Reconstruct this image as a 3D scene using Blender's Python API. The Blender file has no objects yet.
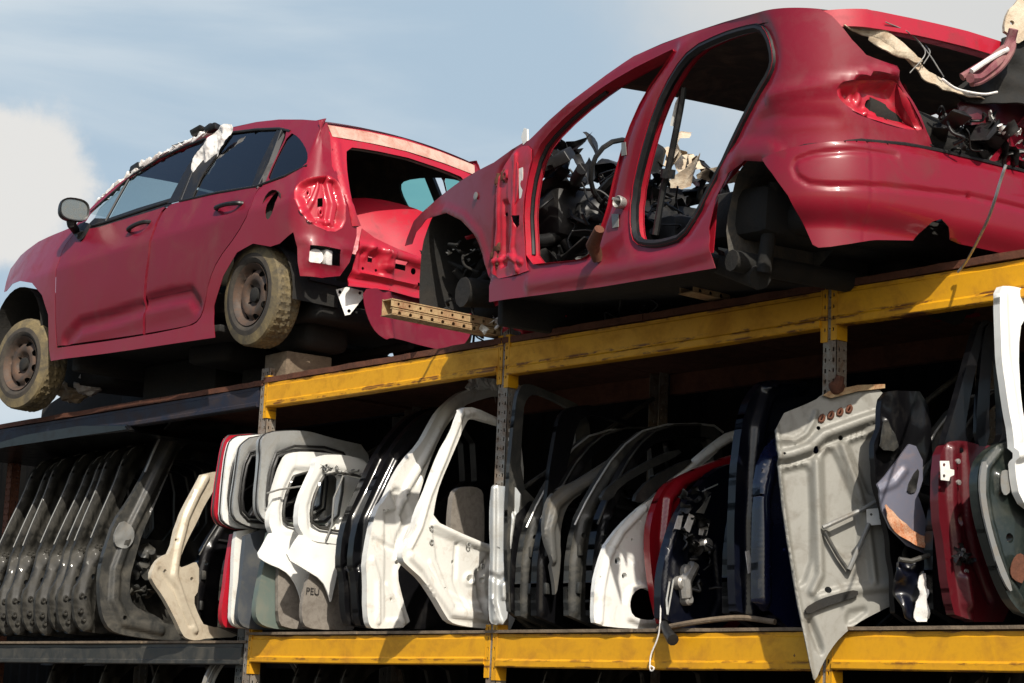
import bpy, bmesh, math, random
from mathutils import Vector, Matrix, noise
from mathutils.geometry import delaunay_2d_cdt
R=math.radians
random.seed(7)
scene=bpy.context.scene
COL=scene.collection
# ------------------------------------------------------------------ camera
CP=Vector((8.754,-7.450,1.666)); YAW,PIT,ROL=-0.86232,0.18072,0.04246; FPX=2100.0
FW=Vector((math.sin(YAW)*math.cos(PIT),math.cos(YAW)*math.cos(PIT),math.sin(PIT)))
_r=FW.cross(Vector((0,0,1))).normalized(); _u=_r.cross(FW)
RT=_r*math.cos(ROL)+_u*math.sin(ROL); UP=-_r*math.sin(ROL)+_u*math.cos(ROL)
cam=bpy.data.objects.new('camera',bpy.data.cameras.new('camera')); COL.objects.link(cam)
cam.matrix_world=Matrix(((RT.x,UP.x,-FW.x,CP.x),(RT.y,UP.y,-FW.y,CP.y),(RT.z,UP.z,-FW.z,CP.z),(0,0,0,1)))
cam.data.sensor_width=36; cam.data.lens=FPX/1024*36; cam.data.clip_end=3000; cam.data.clip_start=.05
scene.camera=cam
def ray(px,py): return (FW*FPX+RT*(px-512)-UP*(py-341.5)).normalized()
def prj(p):
    d=p-CP; z=d.dot(FW); return 512+FPX*d.dot(RT)/z, 341.5-FPX*d.dot(UP)/z
# ------------------------------------------------------------------ surfaces: a place (a,b,h) on a surface -> point
class Plane:
    """flat frame at O, U horizontal, V up the panel, N towards h"""
    def __init__(s,O,N,V=(0,0,1),lean=0.0):
        s.O=Vector(O); s.N=Vector(N).normalized(); V=Vector(V); s.V=(V-s.N*V.dot(s.N)).normalized(); s.U=s.V.cross(s.N)
    def P(s,a,b,h=0): return s.O+s.U*a+s.V*b+s.N*h
    def ab(s,px,py):
        d=ray(px,py); t=(s.O-CP).dot(s.N)/d.dot(s.N); q=CP+d*t-s.O
        return (q.dot(s.U),q.dot(s.V))
def PX(x,turn=0,tilt=0,y=0,z=2.17):
    """plane facing +X at x, turned about Z (deg) and tilted back"""
    n=Vector((1,0,0)); n=Matrix.Rotation(R(turn),3,'Z')@n
    n=(n*math.cos(R(tilt))+Vector((0,0,1))*math.sin(R(tilt)))
    return Plane((x,y,z),n)
class Curved(Plane):
    """a plane bowed by a function of (a,b)"""
    def __init__(s,base,fn): s.O,s.N,s.V,s.U=base.O,base.N,base.V,base.U; s.fn=fn; s.base=base
    def P(s,a,b,h=0): return s.O+s.U*a+s.V*b+s.N*(h+s.fn(a,b))
    def ab(s,px,py):
        a,b=Plane.ab(s,px,py)
        d=ray(px,py)
        for _ in range(4):
            o=s.O+s.N*s.fn(a,b); t=(o-CP).dot(s.N)/d.dot(s.N); q=CP+d*t-o; a,b=q.dot(s.U),q.dot(s.V)
        return (a,b)
class Off:
    def __init__(s,S,d): s.S=S; s.d=d
    def P(s,a,b,h=0): return s.S.P(a,b,h+s.d)
    def ab(s,px,py): return s.S.ab(px,py)
def chaikin(p,n=1,closed=True):
    for _ in range(n):
        q=[]
        m=len(p)
        for i in range(m if closed else m-1):
            a,b=p[i],p[(i+1)%m]
            q.append(tuple(a[k]*.75+b[k]*.25 for k in range(len(a)))); q.append(tuple(a[k]*.25+b[k]*.75 for k in range(len(a))))
        if not closed: q=[p[0]]+q+[p[-1]]
        p=q
    return p
def area(p): return .5*sum(p[i][0]*p[(i+1)%len(p)][1]-p[(i+1)%len(p)][0]*p[i][1] for i in range(len(p)))
def inside(p,x,y):
    c=False; j=len(p)-1
    for i in range(len(p)):
        xi,yi=p[i]; xj,yj=p[j]
        if (yi>y)!=(yj>y) and x<(xj-xi)*(y-yi)/(yj-yi)+xi: c=not c
        j=i
    return c
def inset(p,d):
    """moves a closed outline inwards by d (outwards if negative)"""
    n=len(p); s=1 if area(p)>0 else -1; q=[]
    for i in range(n):
        a,b,c=p[i-1],p[i],p[(i+1)%n]
        e1=Vector((b[0]-a[0],b[1]-a[1])); e2=Vector((c[0]-b[0],c[1]-b[1]))
        if e1.length<1e-9 or e2.length<1e-9: q.append(b); continue
        e1.normalize(); e2.normalize(); n1=Vector((-e1.y,e1.x))*s; n2=Vector((-e2.y,e2.x))*s
        m=n1+n2
        if m.length<1e-6: q.append(b); continue
        m.normalize(); k=d/max(.4,m.dot(n1)); q.append((b[0]+m.x*k,b[1]+m.y*k))
    return q
def segd(p,a,b):
    dx,dy=b[0]-a[0],b[1]-a[1]; L=dx*dx+dy*dy
    t=0 if L==0 else max(0,min(1,((p[0]-a[0])*dx+(p[1]-a[1])*dy)/L))
    return math.hypot(p[0]-a[0]-t*dx,p[1]-a[1]-t*dy)
def linedist(p,pts,closed=False):
    m=len(pts); return min(segd(p,pts[i],pts[(i+1)%m]) for i in range(m if closed else m-1))
def sm(x): x=max(0,min(1,x)); return x*x*(3-2*x)
def ridge(pts,w,h,closed=False):
    """a pressed rib (h>0) or groove (h<0) along a line"""
    lo=(min(p[0] for p in pts)-w,min(p[1] for p in pts)-w); hi=(max(p[0] for p in pts)+w,max(p[1] for p in pts)+w)
    def f(a,b):
        if not(lo[0]<a<hi[0] and lo[1]<b<hi[1]): return 0
        return h*sm(1.9*(1-linedist((a,b),pts,closed)/w))
    return f
def pocket(pts,w,h):
    """a pressed field inside an outline, with a slope w wide"""
    lo=(min(p[0] for p in pts),min(p[1] for p in pts)); hi=(max(p[0] for p in pts),max(p[1] for p in pts))
    def f(a,b):
        if not(lo[0]<a<hi[0] and lo[1]<b<hi[1]) or not inside(pts,a,b): return 0
        return h*sm(1.35*linedist((a,b),pts,True)/w)
    return f
def bumps(scale,amp,seed=0):
    return lambda a,b: amp*noise.noise(Vector((a*scale+seed*7.3,b*scale-seed*3.1,seed)))
def total(*fs): return lambda a,b: sum(f(a,b) for f in fs)
def resample(p,step,closed=True):
    q=[]; m=len(p)
    for i in range(m if closed else m-1):
        a,b=p[i],p[(i+1)%m]; L=math.dist(a,b); k=max(1,int(math.ceil(L/step)))
        for j in range(k): q.append(tuple(a[c]+(b[c]-a[c])*j/k for c in range(len(a))))
    if not closed: q.append(p[-1])
    return q
def circle(c,r,n=14,ry=None,rot=0):
    ry=ry or r; o=[]
    for i in range(n):
        t=2*math.pi*i/n; x,y=r*math.cos(t),ry*math.sin(t); o.append((c[0]+x*math.cos(rot)-y*math.sin(rot),c[1]+x*math.sin(rot)+y*math.cos(rot)))
    return o
def thicken(bm,t):
    bm.normal_update(); vs=bm.verts[:]; fs=bm.faces[:]; bd=[e for e in bm.edges if len(e.link_faces)==1]
    mp={v:bm.verts.new(v.co-v.normal*t) for v in vs}
    q=[]
    for e in bd:
        f=e.link_faces[0]; a,b=e.verts
        for l in f.loops:
            if l.edge==e: a,b=l.vert,l.link_loop_next.vert
        q.append((a,b))
    for f in fs: bm.faces.new([mp[v] for v in reversed(f.verts)])
    for a,b in q:
        try: bm.faces.new((b,a,mp[a],mp[b]))
        except ValueError: pass
def sheet(S,outline,holes=(),step=.03,thick=.002,relief=None,flange=0,mirror=None,both=False):
    """pressed sheet metal: outline with holes, gridded so that it can follow the surface S and carry relief.
    flange folds every edge inwards by that much"""
    outline=resample(outline,step); holes=[resample(h,step) for h in holes if len(h)>2]
    vs=[];es=[]
    for lp in [outline]+holes:
        k=len(vs); vs+= [Vector(p) for p in lp]; n=len(lp); es+=[(k+i,k+(i+1)%n) for i in range(n)]
    x0,x1=min(p[0] for p in outline),max(p[0] for p in outline); y0,y1=min(p[1] for p in outline),max(p[1] for p in outline)
    bset={}
    for v in vs: bset.setdefault((int(v.x//step),int(v.y//step)),[]).append(v)
    nx=int((x1-x0)/step)+1; ny=int((y1-y0)/step)+1
    for i in range(nx+1):
        for j in range(ny+1):
            x=x0+(i+.5*(j%2))*step; y=y0+j*step
            if not inside(outline,x,y) or any(inside(h,x,y) for h in holes): continue
            ci,cj=int(x//step),int(y//step); near=False
            for a in(-1,0,1):
                for b in(-1,0,1):
                    for v in bset.get((ci+a,cj+b),()):
                        if (v.x-x)**2+(v.y-y)**2<(step*.45)**2: near=True
            if not near: vs.append(Vector((x,y)))
    r=delaunay_2d_cdt(vs,es,[],0,1e-6)
    V,F=r[0],r[2]
    bm=bmesh.new()
    rel=relief or (lambda a,b:0)
    e_=step*.38
    hs=[(rel(v.x+e_,v.y)+rel(v.x-e_,v.y)+rel(v.x,v.y+e_)+rel(v.x,v.y-e_))*.25 for v in V] if relief else [0]*len(V)
    bv=[bm.verts.new(S.P(v.x,v.y,h)) for v,h in zip(V,hs)]
    for f in F:
        c=sum((V[i] for i in f),Vector((0,0)))/len(f)
        if inside(outline,c.x,c.y) and not any(inside(h,c.x,c.y) for h in holes):
            try: bm.faces.new([bv[i] for i in f])
            except ValueError: pass
    loose=[v for v in bm.verts if not v.link_faces]
    bmesh.ops.delete(bm,geom=loose,context='VERTS')
    bm.normal_update()
    bm.faces.ensure_lookup_table()
    # make the faces look along +h
    if bm.faces:
        f=bm.faces[len(bm.faces)//2]; c=f.calc_center_median()
        p0=S.P(*V[0],0); n=(S.P(V[0].x,V[0].y,.01)-p0)
        tot=0
        a0=[ (S.P(v.x,v.y,.01)-S.P(v.x,v.y,0)) for v in V[:1]]
        # vote: CDT triangles are counter-clockwise in (a,b)
        d=.01; A=S.P(V[0].x+d,V[0].y,0)-p0; B=S.P(V[0].x,V[0].y+d,0)-p0
        if A.cross(B).dot(n)<0: bmesh.ops.reverse_faces(bm,faces=bm.faces[:])
    if thick:
        fs=bm.faces[:]; bd=[]
        for e in bm.edges:
            if len(e.link_faces)==1:
                for l in e.link_faces[0].loops:
                    if l.edge==e: bd.append((l.vert,l.link_loop_next.vert))
        mp={}
        for i,v in enumerate(bv):
            if v.is_valid: mp[v]=bm.verts.new(S.P(V[i].x,V[i].y,hs[i]-thick))
        for f in fs: bm.faces.new([mp[v] for v in reversed(f.verts)])
        for a_,b_ in bd:
            try: bm.faces.new((b_,a_,mp[a_],mp[b_]))
            except ValueError: pass
    return bm
# ------------------------------------------------------------------ solids
def join(bm,other):
    me=bpy.data.meshes.new('t'); other.to_mesh(me); bm.from_mesh(me); bpy.data.meshes.remove(me); other.free(); return bm
def box(bm,c,s,M=None,bev=0,jit=0):
    g=bmesh.ops.create_cube(bm,size=1); v=g['verts']
    for w in v:
        w.co=Vector((w.co.x*s[0],w.co.y*s[1],w.co.z*s[2]))
        if jit: w.co+=Vector((random.uniform(-jit,jit) for _ in range(3)))
    if bev: 
        e=list({e for w in v for e in w.link_edges}); r=bmesh.ops.bevel(bm,geom=e,offset=bev,segments=2,affect='EDGES',profile=.5); v=list({x for f in r['faces'] for x in f.verts}|{w for w in v if w.is_valid})
    T=Matrix.Translation(Vector(c))@(M.to_4x4() if M else Matrix())
    bmesh.ops.transform(bm,matrix=T,verts=v); return v
def tube(bm,pts,r,n=8,cap=True):
    pts=[Vector(p) for p in pts]; rr=r if isinstance(r,(list,tuple)) else [r]*len(pts)
    rings=[]; up=None
    for i,p in enumerate(pts):
        t=(pts[min(i+1,len(pts)-1)]-pts[max(i-1,0)])
        if t.length<1e-9: t=Vector((0,0,1))
        t.normalize()
        if up is None: up=t.orthogonal().normalized()
        up=(up-t*up.dot(t)); up=up.normalized() if up.length>1e-6 else t.orthogonal().normalized()
        s=t.cross(up); rings.append([bm.verts.new(p+(up*math.cos(2*math.pi*k/n)+s*math.sin(2*math.pi*k/n))*rr[i]) for k in range(n)])
    for a,b in zip(rings,rings[1:]):
        for k in range(n): bm.faces.new((a[k],a[(k+1)%n],b[(k+1)%n],b[k]))
    if cap: bm.faces.new(rings[0][::-1]); bm.faces.new(rings[-1])
def curve(pts,n=8):
    """Catmull-Rom through the points"""
    P=[Vector(p) for p in pts]; P=[P[0]*2-P[1]]+P+[P[-1]*2-P[-2]]; o=[]
    for i in range(1,len(P)-2):
        for j in range(n):
            t=j/n; a,b,c,d=P[i-1:i+3]
            o.append(.5*((2*b)+(c-a)*t+(2*a-5*b+4*c-d)*t*t+(3*b-a-3*c+d)*t**3))
    o.append(P[-2]); return o
def lathe(bm,prof,c,axis,n=48,fn=None):
    """profile [(along axis, radius)] turned about axis"""
    A=Vector(axis).normalized(); X=A.orthogonal().normalized(); Y=A.cross(X); c=Vector(c); rings=[]
    for j,(h,r) in enumerate(prof):
        ring=[]
        for k in range(n):
            t=2*math.pi*k/n; rr=r+(fn(j,k) if fn else 0)
            ring.append(bm.verts.new(c+A*h+(X*math.cos(t)+Y*math.sin(t))*rr))
        rings.append(ring)
    for a,b in zip(rings,rings[1:]):
        for k in range(n): bm.faces.new((a[k],b[k],b[(k+1)%n],a[(k+1)%n]))
    return rings
def prism(bm,poly,o,U,V,W):
    """2D polygon extruded along W"""
    o,U,V,W=map(Vector,(o,U,V,W)); a=[bm.verts.new(o+U*p[0]+V*p[1]) for p in poly]; b=[bm.verts.new(o+U*p[0]+V*p[1]+W) for p in poly]
    n=len(poly); bm.faces.new(a[::-1]); bm.faces.new(b)
    for i in range(n): bm.faces.new((a[i],a[(i+1)%n],b[(i+1)%n],b[i]))
    return bm
# ------------------------------------------------------------------ objects
ROOT={}
def thing(name,loc,label,cat,group=None,kind=None):
    o=bpy.data.objects.new(name,None); COL.objects.link(o); o.location=Vector(loc); o.empty_display_size=.1
    o['label']=label; o['category']=cat
    if group: o['group']=group
    if kind: o['kind']=kind
    ROOT[o]=Vector(loc); return o
def obj(name,bm,mat,parent=None,label=None,cat=None,group=None,kind=None,loc=None,smooth=40,fixn=True):
    off=ROOT.get(parent) if parent else None
    if off is None:
        if loc is None and bm.verts:
            xs=[v.co for v in bm.verts]; loc=Vector(((min(v.x for v in xs)+max(v.x for v in xs))/2,(min(v.y for v in xs)+max(v.y for v in xs))/2,min(v.z for v in xs)))
        off=Vector(loc or (0,0,0))
    if fixn: bmesh.ops.recalc_face_normals(bm,faces=bm.faces[:])
    me=bpy.data.meshes.new(name); bm.to_mesh(me); bm.free()
    me.transform(Matrix.Translation(-off)); me.materials.append(mat)
    if smooth is not None:
        for p in me.polygons: p.use_smooth=True
        me.set_sharp_from_angle(angle=R(smooth))
    o=bpy.data.objects.new(name,me); COL.objects.link(o)
    if parent: o.parent=parent; ROOT[o]=off
    else: o.location=off; ROOT[o]=off
    if label: o['label']=label
    if cat: o['category']=cat
    if group: o['group']=group
    if kind: o['kind']=kind
    return o
# ------------------------------------------------------------------ materials
def nt(name):
    m=bpy.data.materials.new(name); m.use_nodes=True; t=m.node_tree; return m,t,t.nodes['Principled BSDF']
def setp(b,**k):
    names={'base':'Base Color','rough':'Roughness','metal':'Metallic','coat':'Coat Weight','coatr':'Coat Roughness','spec':'Specular IOR Level'}
    for a,v in k.items():
        i=b.inputs[names[a]]; i.default_value=(*v,1) if isinstance(v,tuple) else v
def noise_node(t,scale,detail=5,rough=.6,obj=True,stretch=None,dist=0):
    tc=t.nodes.new('ShaderNodeTexCoord'); n=t.nodes.new('ShaderNodeTexNoise'); n.inputs['Scale'].default_value=scale; n.inputs['Detail'].default_value=detail; n.inputs['Roughness'].default_value=rough; n.inputs['Distortion'].default_value=dist
    if stretch:
        mp=t.nodes.new('ShaderNodeMapping'); mp.inputs['Scale'].default_value=stretch; t.links.new(tc.outputs['Object'],mp.inputs['Vector']); t.links.new(mp.outputs[0],n.inputs['Vector'])
    else: t.links.new(tc.outputs['Object'],n.inputs['Vector'])
    return n
def ramp(t,src,p0,p1,c0=(0,0,0),c1=(1,1,1)):
    r=t.nodes.new('ShaderNodeValToRGB'); r.color_ramp.elements[0].position=p0; r.color_ramp.elements[1].position=p1
    r.color_ramp.elements[0].color=(*c0,1); r.color_ramp.elements[1].color=(*c1,1); t.links.new(src,r.inputs[0]); return r
def mixc(t,fac,a,b):
    m=t.nodes.new('ShaderNodeMix'); m.data_type='RGBA'
    for v,i in((fac,0),(a,6),(b,7)):
        if hasattr(v,'links') or hasattr(v,'is_linked'): t.links.new(v,m.inputs[i])
        else: m.inputs[i].default_value=(*v,1) if isinstance(v,tuple) else v
    return m.outputs[2]
def worn(name,base,dirt=(.12,.09,.06),amount=.35,scale=6,rough=.45,metal=0,coat=0,scratch=None,bump=.0,spec=.5,coatr=.08):
    """paint or metal with blotchy dirt, fine speckle and optional scratches down to another colour"""
    m,t,b=nt(name); setp(b,rough=rough,metal=metal,coat=coat,coatr=coatr,spec=spec)
    n1=noise_node(t,scale,8,.65,dist=.6); r1=ramp(t,n1.outputs[0],.62-amount*.35,.85-amount*.2)
    n2=noise_node(t,scale*9,3,.7); r2=ramp(t,n2.outputs[0],.45,.75)
    mul=t.nodes.new('ShaderNodeMath'); mul.operation='MULTIPLY_ADD'; mul.use_clamp=True; t.links.new(r1.outputs[0],mul.inputs[0]); mul.inputs[1].default_value=.75
    m2=t.nodes.new('ShaderNodeMath'); m2.operation='MULTIPLY'; m2.inputs[1].default_value=.35*amount; t.links.new(r2.outputs[0],m2.inputs[0]); t.links.new(m2.outputs[0],mul.inputs[2])
    c=mixc(t,mul.outputs[0],base,dirt)
    if scratch:
        n3=noise_node(t,scale*1.3,10,.8,stretch=(1,1,6),dist=1.5); r3=ramp(t,n3.outputs[0],.715,.74); c=mixc(t,r3.outputs[0],c,scratch)
    t.links.new(c,b.inputs['Base Color'])
    rr=t.nodes.new('ShaderNodeMapRange'); rr.inputs['To Min'].default_value=rough; rr.inputs['To Max'].default_value=min(1,rough+.45); t.links.new(mul.outputs[0],rr.inputs['Value']); t.links.new(rr.outputs[0],b.inputs['Roughness'])
    if coat:
        cc=t.nodes.new('ShaderNodeMapRange'); cc.inputs['To Min'].default_value=coat; cc.inputs['To Max'].default_value=0; t.links.new(mul.outputs[0],cc.inputs['Value']); t.links.new(cc.outputs[0],b.inputs['Coat Weight'])
    if bump:
        bp=t.nodes.new('ShaderNodeBump'); bp.inputs['Strength'].default_value=bump; bp.inputs['Distance'].default_value=.01; n4=noise_node(t,scale*5,6,.6); t.links.new(n4.outputs[0],bp.inputs['Height']); t.links.new(bp.outputs[0],b.inputs['Normal'])
    return m
def glass(name,tint,rough=.03,gloss=.12):
    m=bpy.data.materials.new(name); m.use_nodes=True; t=m.node_tree; t.nodes.clear()
    o=t.nodes.new('ShaderNodeOutputMaterial'); tr=t.nodes.new('ShaderNodeBsdfTransparent'); tr.inputs[0].default_value=(*tint,1)
    g=t.nodes.new('ShaderNodeBsdfGlossy'); g.inputs['Roughness'].default_value=rough; lw=t.nodes.new('ShaderNodeLayerWeight'); lw.inputs[0].default_value=.5; pw=t.nodes.new('ShaderNodeMath'); pw.operation='POWER'; pw.inputs[1].default_value=4.0; t.links.new(lw.outputs['Facing'],pw.inputs[0]); fr=t.nodes.new('ShaderNodeMath'); fr.operation='ADD'; fr.inputs[1].default_value=.05; fr.use_clamp=True; t.links.new(pw.outputs[0],fr.inputs[0])
    a=t.nodes.new('ShaderNodeMath'); a.operation='ADD'; a.inputs[1].default_value=gloss; t.links.new(fr.outputs[0],a.inputs[0])
    mx=t.nodes.new('ShaderNodeMixShader'); t.links.new(a.outputs[0],mx.inputs[0]); t.links.new(tr.outputs[0],mx.inputs[1]); t.links.new(g.outputs[0],mx.inputs[2]); t.links.new(mx.outputs[0],o.inputs[0]); return m
M={}
RUSTZ=[]
M['red']=worn('red_paint',(.215,.006,.020),(.20,.05,.058),.36,4,.36,0,.38,spec=.28,coatr=.12,scratch=(.30,.10,.10))
M['red_dull']=worn('dusty_red_paint',(.170,.006,.019),(.17,.045,.052),.42,3.4,.42,0,.25,spec=.25,coatr=.15,scratch=(.24,.06,.07))
M['red_bare']=worn('red_inner_paint',(.44,.010,.028),(.16,.03,.035),.35,7,.4,0,.4)
M['deep_red']=worn('deep_red_paint',(.085,.003,.008),(.06,.02,.02),.35,6,.4,0,.5)
M['yellow']=worn('yellow_beam_paint',(.70,.34,.005),(.34,.13,.012),.42,5,.5,0,0,scratch=(.10,.02,.008))
M['rust']=worn('rusty_steel',(.13,.045,.022),(.05,.022,.014),.6,9,.8,.1,0,bump=.5)
M['post']=worn('grey_galvanised_steel',(.33,.325,.29),(.17,.085,.035),.85,14,.5,.35)
M['ochre']=worn('faded_cream_beam_paint',(.50,.38,.20),(.20,.06,.025),.85,13,.6)
M['bluebeam']=worn('dark_blue_beam_paint',(.008,.012,.028),(.05,.03,.02),.5,5,.55)
M['black']=worn('black_trim',(.008,.008,.009),(.035,.03,.025),.3,8,.5)
M['blackpaint']=worn('black_car_paint',(.004,.004,.005),(.022,.02,.018),.3,6,.3,0,.3,spec=.3)
M['rubber']=worn('dusty_tyre_rubber',(.045,.042,.036),(.24,.19,.10),.8,7,.85,bump=.3)
M['tread']=worn('muddy_tyre_tread',(.09,.075,.05),(.30,.225,.10),.6,7,.9,bump=.4)
M['wall']=worn('dusty_tyre_wall',(.035,.030,.025),(.10,.08,.055),.55,6,.85,bump=.2)
M['rim']=worn('rusty_wheel_steel',(.07,.055,.045),(.16,.085,.05),.55,10,.6,.3,bump=.2)
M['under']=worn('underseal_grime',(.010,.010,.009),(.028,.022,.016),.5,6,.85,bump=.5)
M['arch']=worn('dirty_arch_liner',(.05,.052,.052),(.17,.14,.10),.6,7,.8,bump=.4)
M['white']=worn('white_car_paint',(.84,.84,.81),(.45,.38,.28),.25,7,.35,0,.4)
M['cream']=worn('dusty_white_paint',(.80,.79,.74),(.36,.28,.19),.24,8,.45,0,.2)
M['silver']=worn('silver_paint',(.46,.47,.46),(.26,.22,.16),.35,7,.38,.45,.3)
M['grey']=worn('grey_primer',(.22,.225,.22),(.20,.16,.11),.45,8,.5,.2)
M['dark']=worn('dark_grey_paint',(.028,.029,.028),(.11,.10,.08),.5,9,.45,.1,.2)
M['olive']=worn('dusty_olive_black_paint',(.006,.006,.005),(.075,.07,.058),.55,7,.5,.1,.15)
M['beige']=worn('beige_paint',(.55,.49,.38),(.30,.22,.14),.4,9,.45,.1,.2)
M['navy']=worn('navy_paint',(.003,.004,.010),(.02,.02,.02),.3,6,.3,0,.4,spec=.35)
M['greenblack']=worn('dark_green_paint',(.012,.018,.016),(.08,.08,.06),.35,5,.35,0,.6)
M['slate']=worn('blue_grey_paint',(.13,.135,.18),(.30,.16,.09),.3,5,.4,.2,.5)
M['fabric']=worn('grey_fabric',(.10,.095,.088),(.2,.17,.13),.4,20,.95)
M['beigefab']=worn('beige_fabric',(.42,.33,.24),(.2,.14,.1),.4,9,.95)
M['headliner']=worn('headliner_cloth',(.05,.042,.035),(.2,.14,.09),.4,6,.95)
M['foam']=worn('torn_foam',(.58,.50,.38),(.3,.16,.07),.5,9,.95,bump=.6)
M['paper']=worn('torn_white_sheet',(.75,.73,.70),(.32,.22,.18),.35,12,.8,bump=.3)
M['plastic']=worn('black_plastic',(.009,.009,.009),(.04,.035,.03),.35,12,.45)
M['wood']=worn('weathered_timber',(.20,.15,.10),(.07,.05,.035),.6,12,.85,bump=.5)
M['alloy']=worn('cast_alloy',(.45,.44,.42),(.18,.14,.1),.4,14,.4,.6)
M['glass']=glass('tinted_glass',(.78,.84,.82),gloss=.02)
M['darkglass']=glass('privacy_glass',(.16,.19,.195),gloss=.03)
M['tealglass']=glass('green_glass',(.30,.66,.62),gloss=-.02)

def beam_rust(m):
    """rust breaking out along the lip and the top edge of the beams, and in a few chips"""
    t=m.node_tree; b=t.nodes['Principled BSDF']; src=b.inputs['Base Color'].links[0].from_socket
    tc=t.nodes.new('ShaderNodeTexCoord'); sp=t.nodes.new('ShaderNodeSeparateXYZ'); t.links.new(tc.outputs['Object'],sp.inputs[0])
    tot=None
    for z,w_,k_ in((3.75-.128,.012,1),(3.75-.142,.012,1),(3.75-.174,.010,1),(3.745,.012,.9),(2.15-.142,.012,.8),(2.15-.176,.010,1),(2.145,.010,.9)):
        s=t.nodes.new('ShaderNodeMath'); s.operation='SUBTRACT'; t.links.new(sp.outputs[2],s.inputs[0]); s.inputs[1].default_value=z
        a=t.nodes.new('ShaderNodeMath'); a.operation='ABSOLUTE'; t.links.new(s.outputs[0],a.inputs[0])
        r=t.nodes.new('ShaderNodeMapRange'); r.inputs['From Min'].default_value=w_; r.inputs['From Max'].default_value=0; r.inputs['To Max'].default_value=k_; t.links.new(a.outputs[0],r.inputs['Value'])
        if tot is None: tot=r.outputs[0]
        else:
            q=t.nodes.new('ShaderNodeMath'); q.operation='MAXIMUM'; t.links.new(tot,q.inputs[0]); t.links.new(r.outputs[0],q.inputs[1]); tot=q.outputs[0]
    n=noise_node(t,4,9,.7,stretch=(1.2,1,5)); r=ramp(t,n.outputs[0],.50,.56)
    mm=t.nodes.new('ShaderNodeMath'); mm.operation='MULTIPLY'; t.links.new(tot,mm.inputs[0]); t.links.new(r.outputs[0],mm.inputs[1])
    n2=noise_node(t,13,6,.6); r2=ramp(t,n2.outputs[0],.715,.73)
    mx=t.nodes.new('ShaderNodeMath'); mx.operation='MAXIMUM'; t.links.new(mm.outputs[0],mx.inputs[0]); t.links.new(r2.outputs[0],mx.inputs[1])
    c=mixc(t,mx.outputs[0],src,(.085,.018,.008)); t.links.new(c,b.inputs['Base Color'])
beam_rust(M['yellow'])
# ------------------------------------------------------------------ daylight
SUNV=Vector((.655,-.397,.643)).normalized()
el=math.asin(SUNV.z)
sun=bpy.data.objects.new('sun',bpy.data.lights.new('sun','SUN')); COL.objects.link(sun)
sun.data.energy=5.0; sun.data.angle=R(.5); sun.data.color=(1,.93,.82); sun.rotation_euler=(-SUNV).to_track_quat('-Z','Y').to_euler(); sun.location=(20,-20,20)
w=bpy.data.worlds.new('World'); scene.world=w; w.use_nodes=True; t=w.node_tree; bg=t.nodes['Background']
sky=t.nodes.new('ShaderNodeTexSky'); sky.sky_type='NISHITA'; sky.sun_disc=False; sky.sun_elevation=el; sky.sun_rotation=math.atan2(SUNV.x,SUNV.y); sky.air_density=1.2; sky.dust_density=2.5; sky.ozone_density=2
tc=t.nodes.new('ShaderNodeTexCoord')
def cloud(scale,stretch,off,p0,p1,detail=7,dist=.3):
    mp=t.nodes.new('ShaderNodeMapping'); mp.inputs['Scale'].default_value=stretch; mp.inputs['Location'].default_value=off; t.links.new(tc.outputs['Generated'],mp.inputs['Vector'])
    n=t.nodes.new('ShaderNodeTexNoise'); n.inputs['Scale'].default_value=scale; n.inputs['Detail'].default_value=detail; n.inputs['Roughness'].default_value=.5; n.inputs['Distortion'].default_value=dist; t.links.new(mp.outputs[0],n.inputs['Vector'])
    r=t.nodes.new('ShaderNodeValToRGB'); r.color_ramp.elements[0].position=p0; r.color_ramp.elements[1].position=p1; r.color_ramp.interpolation='EASE'; t.links.new(n.outputs[0],r.inputs[0]); return r.outputs[0]
CLOUD=(6.3,6.15,5.9); VEIL=(5.0,5.6,6.05)
veil=cloud(3.2,(1,1,4.5),(.4,.2,.1),.38,.62,9,.35)
puff=cloud(5,(1,1,2.2),(CL0:=3.35,1.1,.6),.55,.66,8,.1)
k=t.nodes.new('ShaderNodeMath'); k.operation='MULTIPLY_ADD'; k.inputs[1].default_value=.62; k.inputs[2].default_value=.40; t.links.new(veil,k.inputs[0])
def mixw(f,a,b):
    m=t.nodes.new('ShaderNodeMix'); m.data_type='RGBA'
    t.links.new(f,m.inputs[0])
    for v,i in((a,6),(b,7)):
        if isinstance(v,tuple): m.inputs[i].default_value=(*v,1)
        else: t.links.new(v,m.inputs[i])
    return m.outputs[2]
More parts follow.
